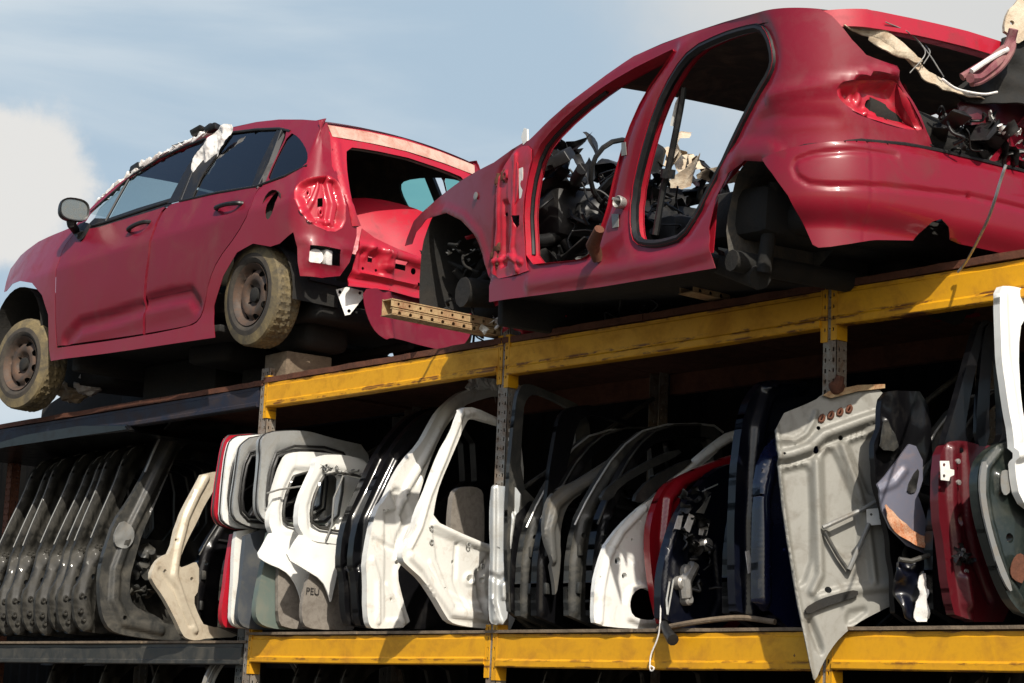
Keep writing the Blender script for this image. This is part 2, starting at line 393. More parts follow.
# one bank of cloud low in the sky behind the red hatchback, another high behind the stripped car
def bank(px,py,rad,soft,seed,flat=1.0):
    d=ray(px,py)
    vm=t.nodes.new('ShaderNodeVectorMath'); vm.operation='SUBTRACT'; t.links.new(tc.outputs['Generated'],vm.inputs[0]); vm.inputs[1].default_value=d
    sc=t.nodes.new('ShaderNodeVectorMath'); sc.operation='MULTIPLY'; sc.inputs[1].default_value=(1,1,flat); t.links.new(vm.outputs[0],sc.inputs[0])
    ln=t.nodes.new('ShaderNodeVectorMath'); ln.operation='LENGTH'; t.links.new(sc.outputs[0],ln.inputs[0])
    n=t.nodes.new('ShaderNodeTexNoise'); n.inputs['Scale'].default_value=14; n.inputs['Detail'].default_value=9; n.inputs['Roughness'].default_value=.62; t.links.new(tc.outputs['Generated'],n.inputs['Vector'])
    a=t.nodes.new('ShaderNodeMath'); a.operation='MULTIPLY_ADD'; a.inputs[1].default_value=-.07; t.links.new(n.outputs[0],a.inputs[0]); t.links.new(ln.outputs['Value'],a.inputs[2])
    r=t.nodes.new('ShaderNodeMapRange'); r.interpolation_type='SMOOTHERSTEP'; r.inputs['From Min'].default_value=rad-.035; r.inputs['From Max'].default_value=rad-.035-soft; t.links.new(a.outputs[0],r.inputs['Value'])
    r.inputs['To Max'].default_value=.92; return r.outputs[0]
hazy=bank(420,60,.75,.55,5,1.0)
k2=t.nodes.new('ShaderNodeMath'); k2.operation='MULTIPLY'; t.links.new(k.outputs[0],k2.inputs[0]); t.links.new(hazy,k2.inputs[1])
base=mixw(hazy,sky.outputs[0],(2.3,3.5,4.7))
c=mixw(k2.outputs[0],base,VEIL)
c=mixw(bank(8,186,.052,.020,1,1.15),c,CLOUD)
c=mixw(bank(900,-110,.185,.12,2,1.0),c,(5.5,5.45,5.3))
t.links.new(c,bg.inputs['Color']); bg.inputs['Strength'].default_value=.13
scene.view_settings.view_transform='Standard'; scene.view_settings.look='None'; scene.view_settings.exposure=0; scene.view_settings.gamma=1
# ------------------------------------------------------------------ ground
def plainbox(name,c,s,mat,**k):
    bm=bmesh.new(); box(bm,c,s); return obj(name,bm,mat,smooth=None,**k)
gm,t2,b2=nt('yard_dirt'); setp(b2,rough=.95)
n=noise_node(t2,.6,10,.65); r=ramp(t2,n.outputs[0],.3,.75,(.03,.028,.025),(.075,.068,.058)); t2.links.new(r.outputs[0],b2.inputs['Base Color'])
bm=bmesh.new(); bmesh.ops.create_grid(bm,x_segments=8,y_segments=8,size=400); obj('ground',bm,gm,kind='structure',smooth=None)
# ------------------------------------------------------------------ the rack
L=2.354; ZL=2.15; ZU=3.75; DEPTH=1.25
def beam_mesh(x0,x1,z1,h,y=0,dent=0):
    """a stepped box beam, top edge at z1"""
    prof=[(0,0),(0,-.018),(-.006,-.024),(-.006,-h*.74),(-.016,-h*.80),(-.016,-h+.006),(-.010,-h),(.05,-h),(.05,0)]
    bm=bmesh.new(); n=40; rings=[]
    for i in range(n+1):
        x=x0+(x1-x0)*i/n; sag=-.004*math.sin(math.pi*i/n)
        rings.append([bm.verts.new((x,y+a+.0015*noise.noise(Vector((x*4,b*9,z1))),z1+b+sag)) for a,b in prof])
    m=len(prof)
    for a,b in zip(rings,rings[1:]):
        for k in range(m): bm.faces.new((a[k],b[k],b[(k+1)%m],a[(k+1)%m]))
    bm.faces.new(rings[0]); bm.faces.new(rings[-1][::-1]); return bm
def perf_strip(bm,O,U,N,w,z0,z1,cols,pitch=.05,hw=.012,hh=.022,t=.003):
    """a perforated strip of steel from z0 to z1, U across, N outwards"""
    S=Plane((O[0],O[1],0),N); S.U=Vector(U); S.V=Vector((0,0,1)); holes=[]
    k=z0+pitch*.7
    while k<z1-pitch*.5:
        for c,a,b in cols: holes.append([(c-a/2,k-b/2),(c+a/2,k-b/2),(c+a/2,k+b/2),(c-a/2,k+b/2)])
        k+=pitch
    join(bm,sheet(S,[(0,z0),(w,z0),(w,z1),(0,z1)],holes,step=.06,thick=t))
def upright(root,x,y,z0,z1,mat,front=True):
    bm=bmesh.new(); W=.085; D=.075
    sgn=-1 if front else 1
    perf_strip(bm,(x-W/2,y,0),(1,0,0),(0,sgn,0),W,z0,z1,[(.018,.011,.02),(W/2,.007,.007),(W-.018,.011,.02)])
    perf_strip(bm,(x+W/2,y,0),(0,-sgn,0),(1,0,0),D,z0,z1,[(.022,.009,.02),(.055,.009,.009)])
    perf_strip(bm,(x-W/2,y,0),(0,-sgn,0),(-1,0,0),D,z0,z1,[(.04,.009,.02)],pitch=.1)
    return obj('upright',bm,mat,root,smooth=30)
def connector(root,x,side,z1,h,mat):
    """the hooked end plate of a beam, against the upright"""
    bm=bmesh.new(); a=.0425
    hl=[]
    for k in range(5): z=z1+.03-k*.055; hl.append([(.010,z-.009),(.020,z-.009),(.020,z+.009),(.010,z+.009)])
    xa=x+side*a; S=Plane((xa-.031 if side>0 else xa,-.006,0),(0,-1,0)); S.U=Vector((1,0,0)); S.V=Vector((0,0,1))
    if side<0: hl=[[(.031-p[0],p[1]) for p in q] for q in hl]
    join(bm,sheet(S,[(0,z1-h-.07),(.031,z1-h-.07),(.031,z1+.05),(0,z1+.05)],hl,step=.05,thick=.005))
    box(bm,(x+side*(a+.0045),.03,z1+.05-(h+.12)/2),(.006,.075,h+.12))
    return obj('beam_connector',bm,mat,root,smooth=30)
rack=thing('pallet_rack',(0,0,0),'yellow beamed rack with grey perforated uprights carrying the two red cars','rack')
for i,x in enumerate((-L,0,L)):
    upright(rack,x,0,-0.02,ZU+(.10,.10,.10)[i],M['post']); upright(rack,x,DEPTH,0,ZU+.08,M['post'],False)
hu=(.155,.178,.172); hl=(.165,.178,.172)
for i in range(3):
    xa=-L+i*L+.05; xb=xa+L-.10
    if i==2: xb=xa+2.3
    obj('beam',beam_mesh(xa,xb,ZU,hu[i]),M['yellow'],rack,smooth=30)
    obj('beam',beam_mesh(xa,xb,ZL,hl[i]),M['yellow'],rack,smooth=30)
    for zz,hh in((ZU,hu[i]),(ZL,hl[i])):
        bmr=bmesh.new(); box(bmr,((xa+xb)/2,DEPTH+.03,zz-.06),(xb-xa,.05,.12)); obj('rear_beam',bmr,M['rust'],rack,smooth=None)  # dark rust colour stands in for the shade on the rear beams
        connector(rack,-L+i*L,1,zz,hh,M['yellow'])
        if i<2: connector(rack,-L+(i+1)*L,-1,zz,hh,M['yellow'])
# bracing between front and rear uprights
for x in(-L,0,L):
    bm=bmesh.new()
    for z in(.3,1.2,2.0,2.9): tube(bm,[(x,.08,z),(x,DEPTH-.08,z+.7)],.014,6)
    obj('brace',bm,M['dark'],rack)
# dark blue neighbour rack on the left
rack2=thing('pallet_rack',(-3.8,0,0),'dark blue beamed rack at the far left with a rusty end post','rack')
obj('beam',beam_mesh(-7.3,-L-.06,3.735,.13),M['bluebeam'],rack2,smooth=30)
obj('beam',beam_mesh(-7.3,-L-.06,2.10,.13),M['dark'],rack2,smooth=30)
upright(rack2,-L-.13,.03,0,ZL+.05,M['dark']); 
_px=CP+ray(13,430)*((.35-CP.y)/ray(13,430).y); upright(rack2,_px.x,.35,0,3.70,M['rust'])
for x in(-5.62,-L-.13): upright(rack2,x,DEPTH,0,3.70,M['grey'],False)
for zz in(3.735,2.10):
    bm=bmesh.new(); zlow=(CP+ray(130,436.5)*((DEPTH-CP.y)/ray(130,436.5).y)).z if zz>3 else 2.0; box(bm,(-4.85,DEPTH+.03,(zz+zlow)/2),(4.9,.05,zz-zlow)); obj('rear_beam',bm,M['bluebeam'],rack2,smooth=None)  # upper beam stretched down as an added dark board that hides the sky
# boards on the beams
def board(x0,x1,z,y0,y1,th,mat,label,group,tilt=0):
    bm=bmesh.new(); n=14
    out=[(x0,y1),(x0,y0)]+[(x0+(x1-x0)*i/n,y0+random.uniform(-.008,.010)) for i in range(1,n)]+[(x1,y0),(x1,y1)]
    prism(bm,out,(0,0,z),(1,0,0),(0,1,0),(0,0,th))
    for v in bm.verts: v.co.z+=tilt*(v.co.x-x0)
    return obj('deck_board',bm,mat,label=label,cat='board',group=group,smooth=None)
xs=[-7.3,-3.6,-2.36,-1.2,-.02,1.1,2.33,3.5,4.6]
for i in range(8):
    z=ZL+.004 if xs[i]>-2.4 else 2.104
    board(xs[i]+.004,xs[i+1]-.004,z,-.022+.012*(i%2),DEPTH+.05,.016,M['wood'],'thin stained board lying along the lower yellow beam','boards of the lower shelf')
    zu=ZU+.004 if xs[i]>-2.4 else 3.739
    board(xs[i]+.004,xs[i+1]-.004,zu,-.010,DEPTH+.05,.034,M['rust'],'rusty plate lying on the upper beams under the cars','plates of the upper shelf')
for i in range(3):
    xa=-L+i*L+.05; obj('beam',beam_mesh(xa,xa+(2.3 if i==2 else L-.10),.63,.17),M['yellow'],rack,smooth=30)
obj('beam',beam_mesh(-7.3,-L-.06,.63,.13),M['dark'],rack2,smooth=30)
for i in range(8): board(xs[i]+.004,xs[i+1]-.004,.634,-.02,DEPTH+.05,.016,M['wood'],'thin stained board of the bottom shelf','boards of the bottom shelf')
# loose beams that carry the stripped car
def crossbeam(p0,p1,label,z):
    """perforated cream beam laid across the rack"""
    a,b=Vector(p0),Vector(p1); d=(b-a); Ln=d.length; d.normalize(); nrm=Vector((0,0,1)).cross(d)*-1
    if nrm.dot(Vector((1,0,0)))<0: nrm=-nrm
    root=thing('loose_beam',tuple(a),label,'beam','loose perforated beams under the stripped red car')
    bm=bmesh.new(); S=Plane(a+nrm*.04,nrm); S.U=d; S.V=Vector((0,0,1))
    holes=[circle((.05+.075*k,.058),.009,8) for k in range(int(Ln/.075)-1)]
    join(bm,sheet(S,[(0,.040),(Ln,.040),(Ln,.076),(0,.076)],holes,step=.05,thick=.004))
    S2=Plane(a+nrm*.052,nrm); S2.U=d; S2.V=Vector((0,0,1))
    teeth=[circle((.05+.075*k,.006),.012,8) for k in range(int(Ln/.075)-1)]
    join(bm,sheet(S2,[(0,.0),(Ln,.0),(Ln,.022),(0,.022)],teeth,step=.05,thick=.004))
    obj('web',bm,M['ochre'],root,smooth=30)
    bm=bmesh.new(); M3=Matrix((nrm,d,Vector((0,0,1)))).transposed()
    mid=a+d*Ln/2
    box(bm,mid+nrm*.0+Vector((0,0,.079)),(.088,Ln,.006),M3); box(bm,mid+nrm*.042+Vector((0,0,.0285)),(.02,Ln,.006),M3); box(bm,mid-nrm*.04+Vector((0,0,.04)),(.004,Ln,.09),M3); box(bm,mid+nrm*.0-Vector((0,0,.004)),(.10,Ln,.004),M3)
    obj('flange',bm,M['ochre'],root,smooth=None)
zc=3.88
crossbeam((-.10,-.76,zc-.07),(-.10,1.2,zc-.07),'cream perforated beam sticking out under the front of the stripped red car',zc)
crossbeam((1.585,-.19,zc-.07),(1.585,1.2,zc-.07),'rusty perforated beam end under the sill of the stripped red car',zc)
# dark fence added behind to keep it dark
# ------------------------------------------------------------------ car bodies
def onplane(px,py,axis,val):
    d=ray(px,py); t=(val-CP[axis])/d[axis]; return CP+d*t
class CarSurf:
    """side of a car running round the rear corner: a = distance along, b = height, h = outwards"""
    def __init__(s,O,yaw,W,xr,Rc,belt,ks,kr,x0=-.9,bulge=.03,nose=.5,noset=.12):
        s.O=Vector(O); s.yaw=R(yaw); s.W=W; s.xr=xr; s.Rc=Rc; s.belt=belt; s.ks=ks; s.kr=kr; s.bulge=bulge; s.x0=x0; s.nose=nose; s.noset=noset
        s.sc=xr-Rc; s.s1=s.sc+Rc*math.pi/2; s.half=s.s1+(W-Rc); s.flip=1; s.grid=None
    def loc(s,a,b,h=0):
        m=False
        if a>s.half: a=2*s.half-a; m=True
        if a<s.sc: p=(a,-s.W); n=(0,-1)
        elif a<s.s1:
            t=(a-s.sc)/s.Rc; p=(s.sc+s.Rc*math.sin(t),-(s.W-s.Rc)-s.Rc*math.cos(t)); n=(math.sin(t),-math.cos(t))
        else: p=(s.xr,-(s.W-s.Rc)+(a-s.s1)); n=(1,0)
        x=p[0]; z=b-s.belt(x)
        k=s.ks+(s.kr-s.ks)*n[0]**2
        tt=(k*z+.25*k*z*z if z>0 else s.bulge*(min(1,-z/.6))**2)
        tt+=s.noset*max(0,(s.nose-x)/1.3)**2
        # crown across the tail
        tt+= .06*((p[1]/s.W)**2) if n[0]>.99 else .06*((1-s.Rc/s.W)**2)*n[0]
        x=p[0]-n[0]*tt+n[0]*h; y=p[1]-n[1]*tt+n[1]*h
        if m: y=-y
        return x,y*s.flip,b
    def P(s,a,b,h=0):
        x,y,z=s.loc(a,b,h); c,q=math.cos(s.yaw),math.sin(s.yaw)
        return Vector((s.O.x+x*c-y*q,s.O.y+x*q+y*c,s.O.z+z))
    def G(s,x,y,z):
        c,q=math.cos(s.yaw),math.sin(s.yaw); return Vector((s.O.x+x*c-y*q,s.O.y+x*q+y*c,s.O.z+z))
    def dir(s,x,y): c,q=math.cos(s.yaw),math.sin(s.yaw); return Vector((x*c-y*q,x*q+y*c,0))
    def ab(s,px,py):
        if s.grid is None:
            s.grid=[]
            a=s.x0
            while a<2*s.half-s.s1:
                b=-.1
                while b<1.7:
                    s.grid.append((*prj(s.P(a,b)),a,b)); b+=.06
                a+=.06
        g=min(s.grid,key=lambda g:(g[0]-px)**2+(g[1]-py)**2); a,b=g[2],g[3]
        for _ in range(12):
            u,v=prj(s.P(a,b)); du,dv=px-u,py-v
            if abs(du)+abs(dv)<.01: break
            e=1e-4; u1,v1=prj(s.P(a+e,b)); u2,v2=prj(s.P(a,b+e)); A,B,C,D=(u1-u)/e,(u2-u)/e,(v1-v)/e,(v2-v)/e; det=A*D-B*C
            if abs(det)<1e-6: break
            da,db=(du*D-dv*B)/det,(A*dv-C*du)/det; m=max(abs(da),abs(db)); k=min(1,.1/m) if m else 1
            a+=da*k; b+=db*k
        return (a,b)
def tr(S,pts,n=1,closed=True): return chaikin([S.ab(*p) for p in pts],n,closed) if n else [S.ab(*p) for p in pts]
class Mir:
    def __init__(s,S): s.S=S
    def P(s,a,b,h=0):
        s.S.flip=-1; p=s.S.P(a,b,h); s.S.flip=1; return p
def flat_front(bm,S,pts,thick): pass
def loft(bm,A,B,n=10,crown=.04,up=Vector((0,0,1)),p=2):
    """skin between two matching rows of points with a crown"""
    rows=[]
    for a,b in zip(A,B): rows.append([bm.verts.new(a.lerp(b,j/n)+up*crown*(1-abs(2*j/n-1)**p)) for j in range(n+1)])
    for r,q in zip(rows,rows[1:]):
        for j in range(n): bm.faces.new((r[j],r[j+1],q[j+1],q[j]))
    return rows
# ------------------------------------------------------------------ wheels
def wheel(root,c,ax,rad,wd,rimr,name='wheel',spin=0):
    """c: centre of the outer face, ax: outward axis"""
    ax=Vector(ax).normalized(); hub=obj('wheel_hub',*_hub(c,ax,rimr,wd),parent=root) if False else None
    bm=bmesh.new()
    prof=[(-wd*.92,rimr*.98),(-wd,rimr*1.06),(-wd*1.0,rimr*1.25),(-wd*.93,rad*.965),(-wd*.85,rad*.99)]
    m=9
    for i in range(m): prof.append((-wd*(.82-.64*i/(m-1)),rad))
    prof+= [(-wd*.15,rad*.99),(-wd*.07,rad*.965),(.0,rimr*1.27),(.004,rimr*1.12),(-.004,rimr*1.03),(-.012,rimr*.985),(-wd*.4,rimr*.96)]
    def tr_(j,k):
        if 4<=j<=13: 
            if j in(7,10): return -.007
            return -.010 if (k+(j%2)*1)%3==0 else 0
        return .002 if j==3 and k%3 else 0
    lathe(bm,prof,c,ax,120,tr_)
    T=obj('wheel',bm,M['wall'],root,smooth=22); T.data.materials.append(M['tread'])
    for i,pl in enumerate(T.data.polygons):
        if 3<=i//120<=15: pl.material_index=1
    # rim: a pressed disc with slots, and the well
    bm=bmesh.new()
    S=Plane(Vector(c),ax); r0=rimr*.97
    def rel(a,b):
        r=math.hypot(a,b)/r0
        if r>.93: return -.004-.01*(1-r)/.07
        if r>.80: return -.014-.038*sm((.93-r)/.13)
        if r>.58: return -.052+.028*sm((.80-r)/.16)
        if r>.44: return -.024-.004*sm((.58-r)/.14)
        if r>.30: return -.028-.030*sm((.44-r)/.10)
        return -.058
    slots=[]
    for k in range(8):
        t=spin+k*math.pi/4; slots.append(circle((math.cos(t)*r0*.735,math.sin(t)*r0*.735),r0*.095,10,r0*.14,t))
    for k in range(4):
        t=spin+.4+k*math.pi/2; slots.append(circle((math.cos(t)*r0*.37,math.sin(t)*r0*.37),.009,6))
    join(bm,sheet(S,circle((0,0),r0,40),slots,step=.014,thick=.003,relief=rel))
    obj('rim',bm,M['rim'],T,smooth=60)
    bm=bmesh.new(); A=Vector(ax); lathe(bm,[(-.060,0.0001),(-.060,.05),(-.035,.047),(-.028,.03),(-.028,.0001)],c,ax,20); lathe(bm,[(-.075,.0001),(-.075,r0*.9),(-.16,r0*.93)],c,ax,24)
    obj('hub',bm,M['under'],T,smooth=60)
    return T
M['tyre']=M['tread']
# ================================================================== RED HATCHBACK, upper left
A=CarSurf((-4.96,.55,3.82),1.27,.88,3.33,.20,lambda x:.93+.075*min(1,max(0,x/2.6)),.36,.30,x0=-1.0,bulge=.035,nose=.6,noset=.16)
car1=thing('parked_car',A.G(1.3,0,0),'whole red hatchback with steel wheels and glass, its tailgate and rear bumper missing','car','red cars on top of the rack')
side=[(3.5,292),(6,282),(10.5,269),(21,255.6),(38.7,241.5),(52.7,235),(63,231),(75,226),(86,213),(96,203),(118,184),(137,171),(169.5,153),(210,135),(233,127),(256,122),(279,119.5),(302,119.5),(316,120.5),
      (327,123),(334,137),(335,150),(336,167),(344,181),(352,200),(357,222),(357,236)]
# outline down to the rear lower corner, arches cut in
low=[(357,236),(350,262),(340,276),(322,278),(300,276),(297.5,262),(297,247),(293,232),(279,243.5),(270,246.5),(253,243.5),(237,252.4),(223,276),(213.5,306),(213.4,322),(214.6,337.5),(132,350),(51,361),(49,350),(48,315),(42,295),(32,283),(20,281),(12,284),(6,291)]
O1=[A.ab(*p) for p in side[:19]]+[A.ab(*p) for p in side[19:]]+[A.ab(*p) for p in low[1:]]
green=[(92,211.5),(118,188.5),(132,176),(160,158.5),(186.6,146),(205.6,139),(228,133),(256,129.5),(279,128.5),(289,130.5)]
doorhole=green+[(272,165),(264.5,184),(256,192),(250,211),(237,235),(218,260),(209,281.5),(205,306),(199,321),(190,326.5),(145,335.6),(64,347.2),(57,348),(57,347),(55.2,320),(55,293),(57.5,266),(63,248),(75,232),(84,224)]
DH1=chaikin(tr(A,doorhole,0),1)
QG=tr(A,[(265.5,183),(275,160),(289.5,132),(298,136.7),(305,146),(308,155.7),(306,165),(285,175)],1)
fuel=circle(A.ab(270.4,205),.045,12,.095,-.32)
# tail lamp recess as a pocket in the same skin
lamp=tr(A,[(294,188),(302,180),(317,176),(332,176),(341,184),(346,205),(345,226),(332,233),(311,224),(302,213),(295,200)],1)
lampbox=tr(A,[(310.5,245.5),(325,247),(339,250),(338.5,266.5),(325,265),(309,262.5)],0)
sq=tr(A,[(318,196.5),(326,196),(326,205),(318,205)],0)
holes=[DH1,QG,fuel,lamp,lampbox]
# low crease
cr1=[A.ab(*p) for p in((60,331),(90,322),(140,307))]; cr2=[A.ab(*p) for p in((146,303),(170,297),(193,294))]
relA=total(ridge([A.ab(*p) for p in((299,240),(330,244),(350,249))],.03,.012),pocket(tr(A,[(306,242),(343,247),(342,271),(304,266)],0),.02,.018),bumps(2.2,.006,1),bumps(9,.0012,2))
bm=sheet(A,O1,holes,step=.026,thick=.003,relief=relA)
join(bm,sheet(Mir(A),[p for p in O1 if True],[DH1,QG,lampbox],step=.05,thick=.003,relief=relA))
relL=total(pocket(lamp,.06,-.055),ridge([A.ab(*p) for p in((301,212),(311,198),(318,184))],.03,.014),ridge([A.ab(*p) for p in((331,182),(337,205),(334,222))],.035,.03),ridge(circle(A.ab(303,191),.025),.014,.01,True),ridge(circle(A.ab(323,211),.022),.012,.01,True),ridge([A.ab(*p) for p in((306,222),(320,219),(330,222))],.02,.014))
LO=inset(lamp,-.004)
bmL=sheet(A,LO,[sq,circle(A.ab(303,191),.010,8),circle(A.ab(323,211),.008,8)],step=.0085,thick=.003,relief=relL)
body1=obj('body',bm,M['red'],car1,smooth=60)
obj('lamp_recess',bmL,M['red_bare'],car1,smooth=60)
def rails(S,pxs,inw=0):
    o=[S.ab(*p) for p in pxs]; return o
# roof
def railpts(S,pxs,n=8):
    ab=[S.ab(*p) for p in pxs]; a=[S.P(*q) for q in ab]; S.flip=-1; b=[S.P(*q) for q in ab]; S.flip=1; return a,b
bm=bmesh.new(); a,b=railpts(A,[(137,171),(152,162),(169.5,153),(190,143.5),(210,135),(233,127),(256,122),(279,119.5),(302,119.5),(316,120.5),(327,123)])
loft(bm,a,b,14,.045); bmesh.ops.solidify(bm,geom=bm.faces[:],thickness=.02); obj('roof',bm,M['red'],car1)
bm=bmesh.new(); loft(bm,[p-Vector((0,0,.035)) for p in a],[p-Vector((0,0,.035)) for p in b],10,.02); obj('headliner',bm,M['headliner'],car1)
# windscreen and bonnet
bm=bmesh.new(); ws=railpts(A,[(86,213),(96,203),(118,184),(137,171)]); loft(bm,ws[0],ws[1],12,.05,up=Vector((-1,0,.3))); obj('windscreen',bm,M['glass'],car1)
bm=bmesh.new(); bn=railpts(A,[(8,276),(21,256.6),(38.7,242.5),(52.7,236),(63,232),(78,225)]); loft(bm,bn[0],bn[1],14,.07); bmesh.ops.solidify(bm,geom=bm.faces[:],thickness=.01); obj('bonnet',bm,M['red'],car1)
# rear panel under the hatch, and the header above it, both run round the tail
def mirror_a(S,pts): return [(2*S.half-p[0],p[1]) for p in pts][::-1]
le=[A.ab(*p) for p in((352,236),(358,226),(366,236),(376,243),(390,247),(404,252),(420,258))]
le2=[A.ab(*p) for p in((300,276),(322,278),(350,283),(380,287),(409,292),(440,300))]
tp=le[0:1]+le[2:]; zt=le[-1][1]; zb=le2[-1][1]
out=[(le[0][0],le2[1][1]-.0)]
a0=le[0][0]+.01
outl=[(a0,le2[2][1]-.02),(a0+.3,zb-.01),(A.half,zb-.02)]; 
panel=outl+[(2*A.half-a0-.3,zb-.01),(2*A.half-a0,le2[2][1]-.02),(2*A.half-a0,le[0][1]+.03),(2*A.half-a0-.12,zt+.03),(A.half+.4,zt),(A.half,zt-.005),(a0+.55,zt),(a0+.35,le[4][1]),(a0+.16,le[2][1]),(a0+.06,le[1][1]-.01)]
def rbox(cx,cy,w,h): c=A.ab(cx,cy); return [(c[0]-w/2,c[1]-h/2),(c[0]+w/2,c[1]-h/2),(c[0]+w/2,c[1]+h/2),(c[0]-w/2,c[1]+h/2)]
ph=[rbox(372,259,.035,.035),circle(A.ab(365,268),.010,8),circle(A.ab(378,270),.010,8),circle(A.ab(388,252),.012,8),circle(A.ab(420,284),.012,8),rbox(401,265,.10,.055),rbox(429,284,.09,.05),chaikin(rbox(447,291,.10,.06),1),circle(A.ab(415,271),.022,10),circle(A.ab(354,237),.0,3) ]
ph=[h for h in ph if abs(area(h))>1e-6]
relP=total(ridge([A.ab(*p) for p in((357,246),(380,251),(410,258),(450,270))],.035,.018),pocket(rbox(388,260,.10,.14),.012,.03),pocket(rbox(372,262,.20,.17),.03,-.022),pocket(rbox(415,277,.36,.17),.03,-.014),ridge([A.ab(*p) for p in((358,274),(390,280),(440,290))],.022,.012),ridge([A.ab(366,257),A.ab(374,246)],.02,.014),ridge(circle(A.ab(384,256),.025),.012,.012,True),ridge(circle(A.ab(350,258),.03),.012,.012,True),ridge([A.ab(*p) for p in((352,278),(400,286),(450,297))],.035,-.025),bumps(6,.006,5))
obj('rear_panel',sheet(A,panel,ph,step=.016,thick=.003,relief=relP),M['red_bare'],car1,smooth=60)
# hatch surround: sides and top
top=[A.ab(*p) for p in((327,123.5),(334,137),(336,167),(346,184),(353,203),(360,228))]
inn=[A.ab(*p) for p in((343,148),(346.5,165),(349,185),(353,206),(361,226))]
ht=A.ab(327,123.5)[1]; hi=A.ab(343,148)[1]
am=A.half
hin=chaikin([(inn[4][0],inn[4][1]),(inn[3][0],inn[3][1]),(inn[2][0],inn[2][1]),(inn[1][0],inn[1][1]),(inn[0][0]+.03,hi+.015),(inn[0][0]+.2,hi+.035),(am,hi+.05)],1,False)
hout=[(top[5][0]-.06,top[5][1]),(top[4][0]-.05,top[4][1]),(top[3][0]-.05,top[3][1]),(top[2][0]-.03,top[2][1]),(top[1][0]-.03,top[1][1]),(top[0][0]-.01,ht-.01),(am-.3,ht+.02),(am,ht+.035)]
poly=hout+mirror_a(A,hout)[1:]+mirror_a(A,hin)+hin[::-1][1:]
poly=hout+mirror_a(A,hout)[1:]+[p for p in mirror_a(A,hin)[::-1]]+[p for p in hin[::-1]][1:] if False else hout+mirror_a(A,hout)[1:]+list(reversed(mirror_a(A,hin)))+[]
left=hout; right=mirror_a(A,hout); il=hin; ir=mirror_a(A,hin)
poly=left+right[1:]+ir[::-1]+il[::-1][1:] if False else left+right[1:]+ir[::-1][0:0]
full=left+right[1:]              # outer, left bottom -> top -> right bottom
inner=il+ir[1:]                  # inner, same order
poly=full+inner[::-1]
relH=total(ridge([((o[0]+i[0])/2,(o[1]+i[1])/2) for o,i in zip(hout[:5],inn[::-1])],.025,.012),bumps(7,.003,8))
obj('hatch_frame',sheet(A,poly,[],step=.02,thick=.003,relief=relH),M['red_bare'],car1,smooth=60)
obj('hatch_seal',(lambda bm:(tube(bm,[A.P(p[0],p[1],-.03) for p in inner],.011,6),bm)[1])(bmesh.new()),M['fabric'],car1)
hd=[(p[0],p[1]) for p in ((am-.62,ht-.012),(am-.3,ht+.012),(am,ht+.022),(am+.3,ht+.012),(am+.62,ht-.012),(am+.6,hi+.065),(am+.3,hi+.085),(am,hi+.095),(am-.3,hi+.085),(am-.6,hi+.065))]

obj('roof_edge',sheet(Off(A,.006),hd,[],step=.03,thick=.002,relief=bumps(8,.003,3)),worn('pale_bare_header',(.62,.42,.34),(.35,.10,.06),.6,9,.5),car1,smooth=60)
# doors
def door(nm,pts,S,rel,win,frame,wmat,label=None,gap=.0085):
    o=inset(chaikin(tr(S,pts,0),1),gap)
    d=obj(nm,sheet(S,o,[],step=.024,thick=.03,relief=rel),M['red_dull'],car1,smooth=60); return d
beltF=[(169,204.2),(150,210.8),(120,219.5),(94,228)]
fd=[(57,347.3),(57,346),(55.2,320),(55,293),(57.5,266),(63,248),(75,232),(84,226)]+beltF[::-1]+[(159.5,214),(150,245),(145,284),(143.8,325),(143.6,334),(143.5,334.9),(136,336),(64,346.3)]
low1=[(61,346),(64,335),(90,326),(141,309),(141,334)]
relF=total(ridge([A.ab(*p) for p in((66,341),(80,326),(110,318),(141,308))],.06,-.020),ridge(tr(A,[(118,226),(129,219),(150,214)],0),.02,0),pocket(circle(A.ab(140,227),.09,12,.04),.025,-.022),bumps(3,.003,4))
door1=door('front_door',fd,A,relF,None,None,None)
rd=[(150,333.8),(144.7,334.6),(144.6,334),(144.8,325),(146,284),(151,245),(160.5,214),(170,203.5),(180,200.8),(218,192.5),(256,186.5),(262,185.5),(256,193),(250,211),(237,235),(218,260),(209,281.5),(205,306),(199,321),(190,326),(186,327.3)]
relR=total(ridge([A.ab(*p) for p in((148,303),(170,297),(190,294),(197,305))],.06,-.022),pocket(circle(A.ab(230,207),.095,12,.04),.025,-.022),bumps(3,.003,6))
door2=door('rear_door',rd,A,relR,None,None,None)
def mk(nm,pts,mat,parent,S=A,d=0,th=.004,step=.04,n=0,rel=None):
    return obj(nm,sheet(Off(S,d),tr(S,pts,n),[],step=step,thick=0 if 'glass' in mat.name else th,relief=rel),mat,parent,smooth=60)
M['dusty_glass']=glass('dusty_side_glass',(.66,.74,.74),.05,.03)
mk('window',[(107,221),(131,177),(160,159.5),(186.6,147),(203,141),(190,166),(170,200.5),(138,211)],M['dusty_glass'],door1,d=-.012)
mk('quarter_window',[(93,218),(98,208),(118,189.5),(128,180),(105,221)],M['dusty_glass'],door1,d=-.012)
bm=bmesh.new(); tube(bm,[A.P(*A.ab(*p),-.006) for p in((129.5,177),(117,199),(105,221))],.010,6); tube(bm,[A.P(*A.ab(*p),.0) for p in((92,226),(105,222.5),(137,212),(168,202))],.010,6); tube(bm,[A.P(*A.ab(*p),.0) for p in((91,212),(118,188),(132,175.5),(160,158),(186.6,145.5),(206,138.5))],.009,6)
obj('window_trim',bm,M['black'],door1)
mk('belt_trim',[(84,228),(94,218),(107,218.5),(137,208),(170,198),(171,205),(150,212.5),(120,221.5),(94,230)],M['black'],door1,d=-.004)
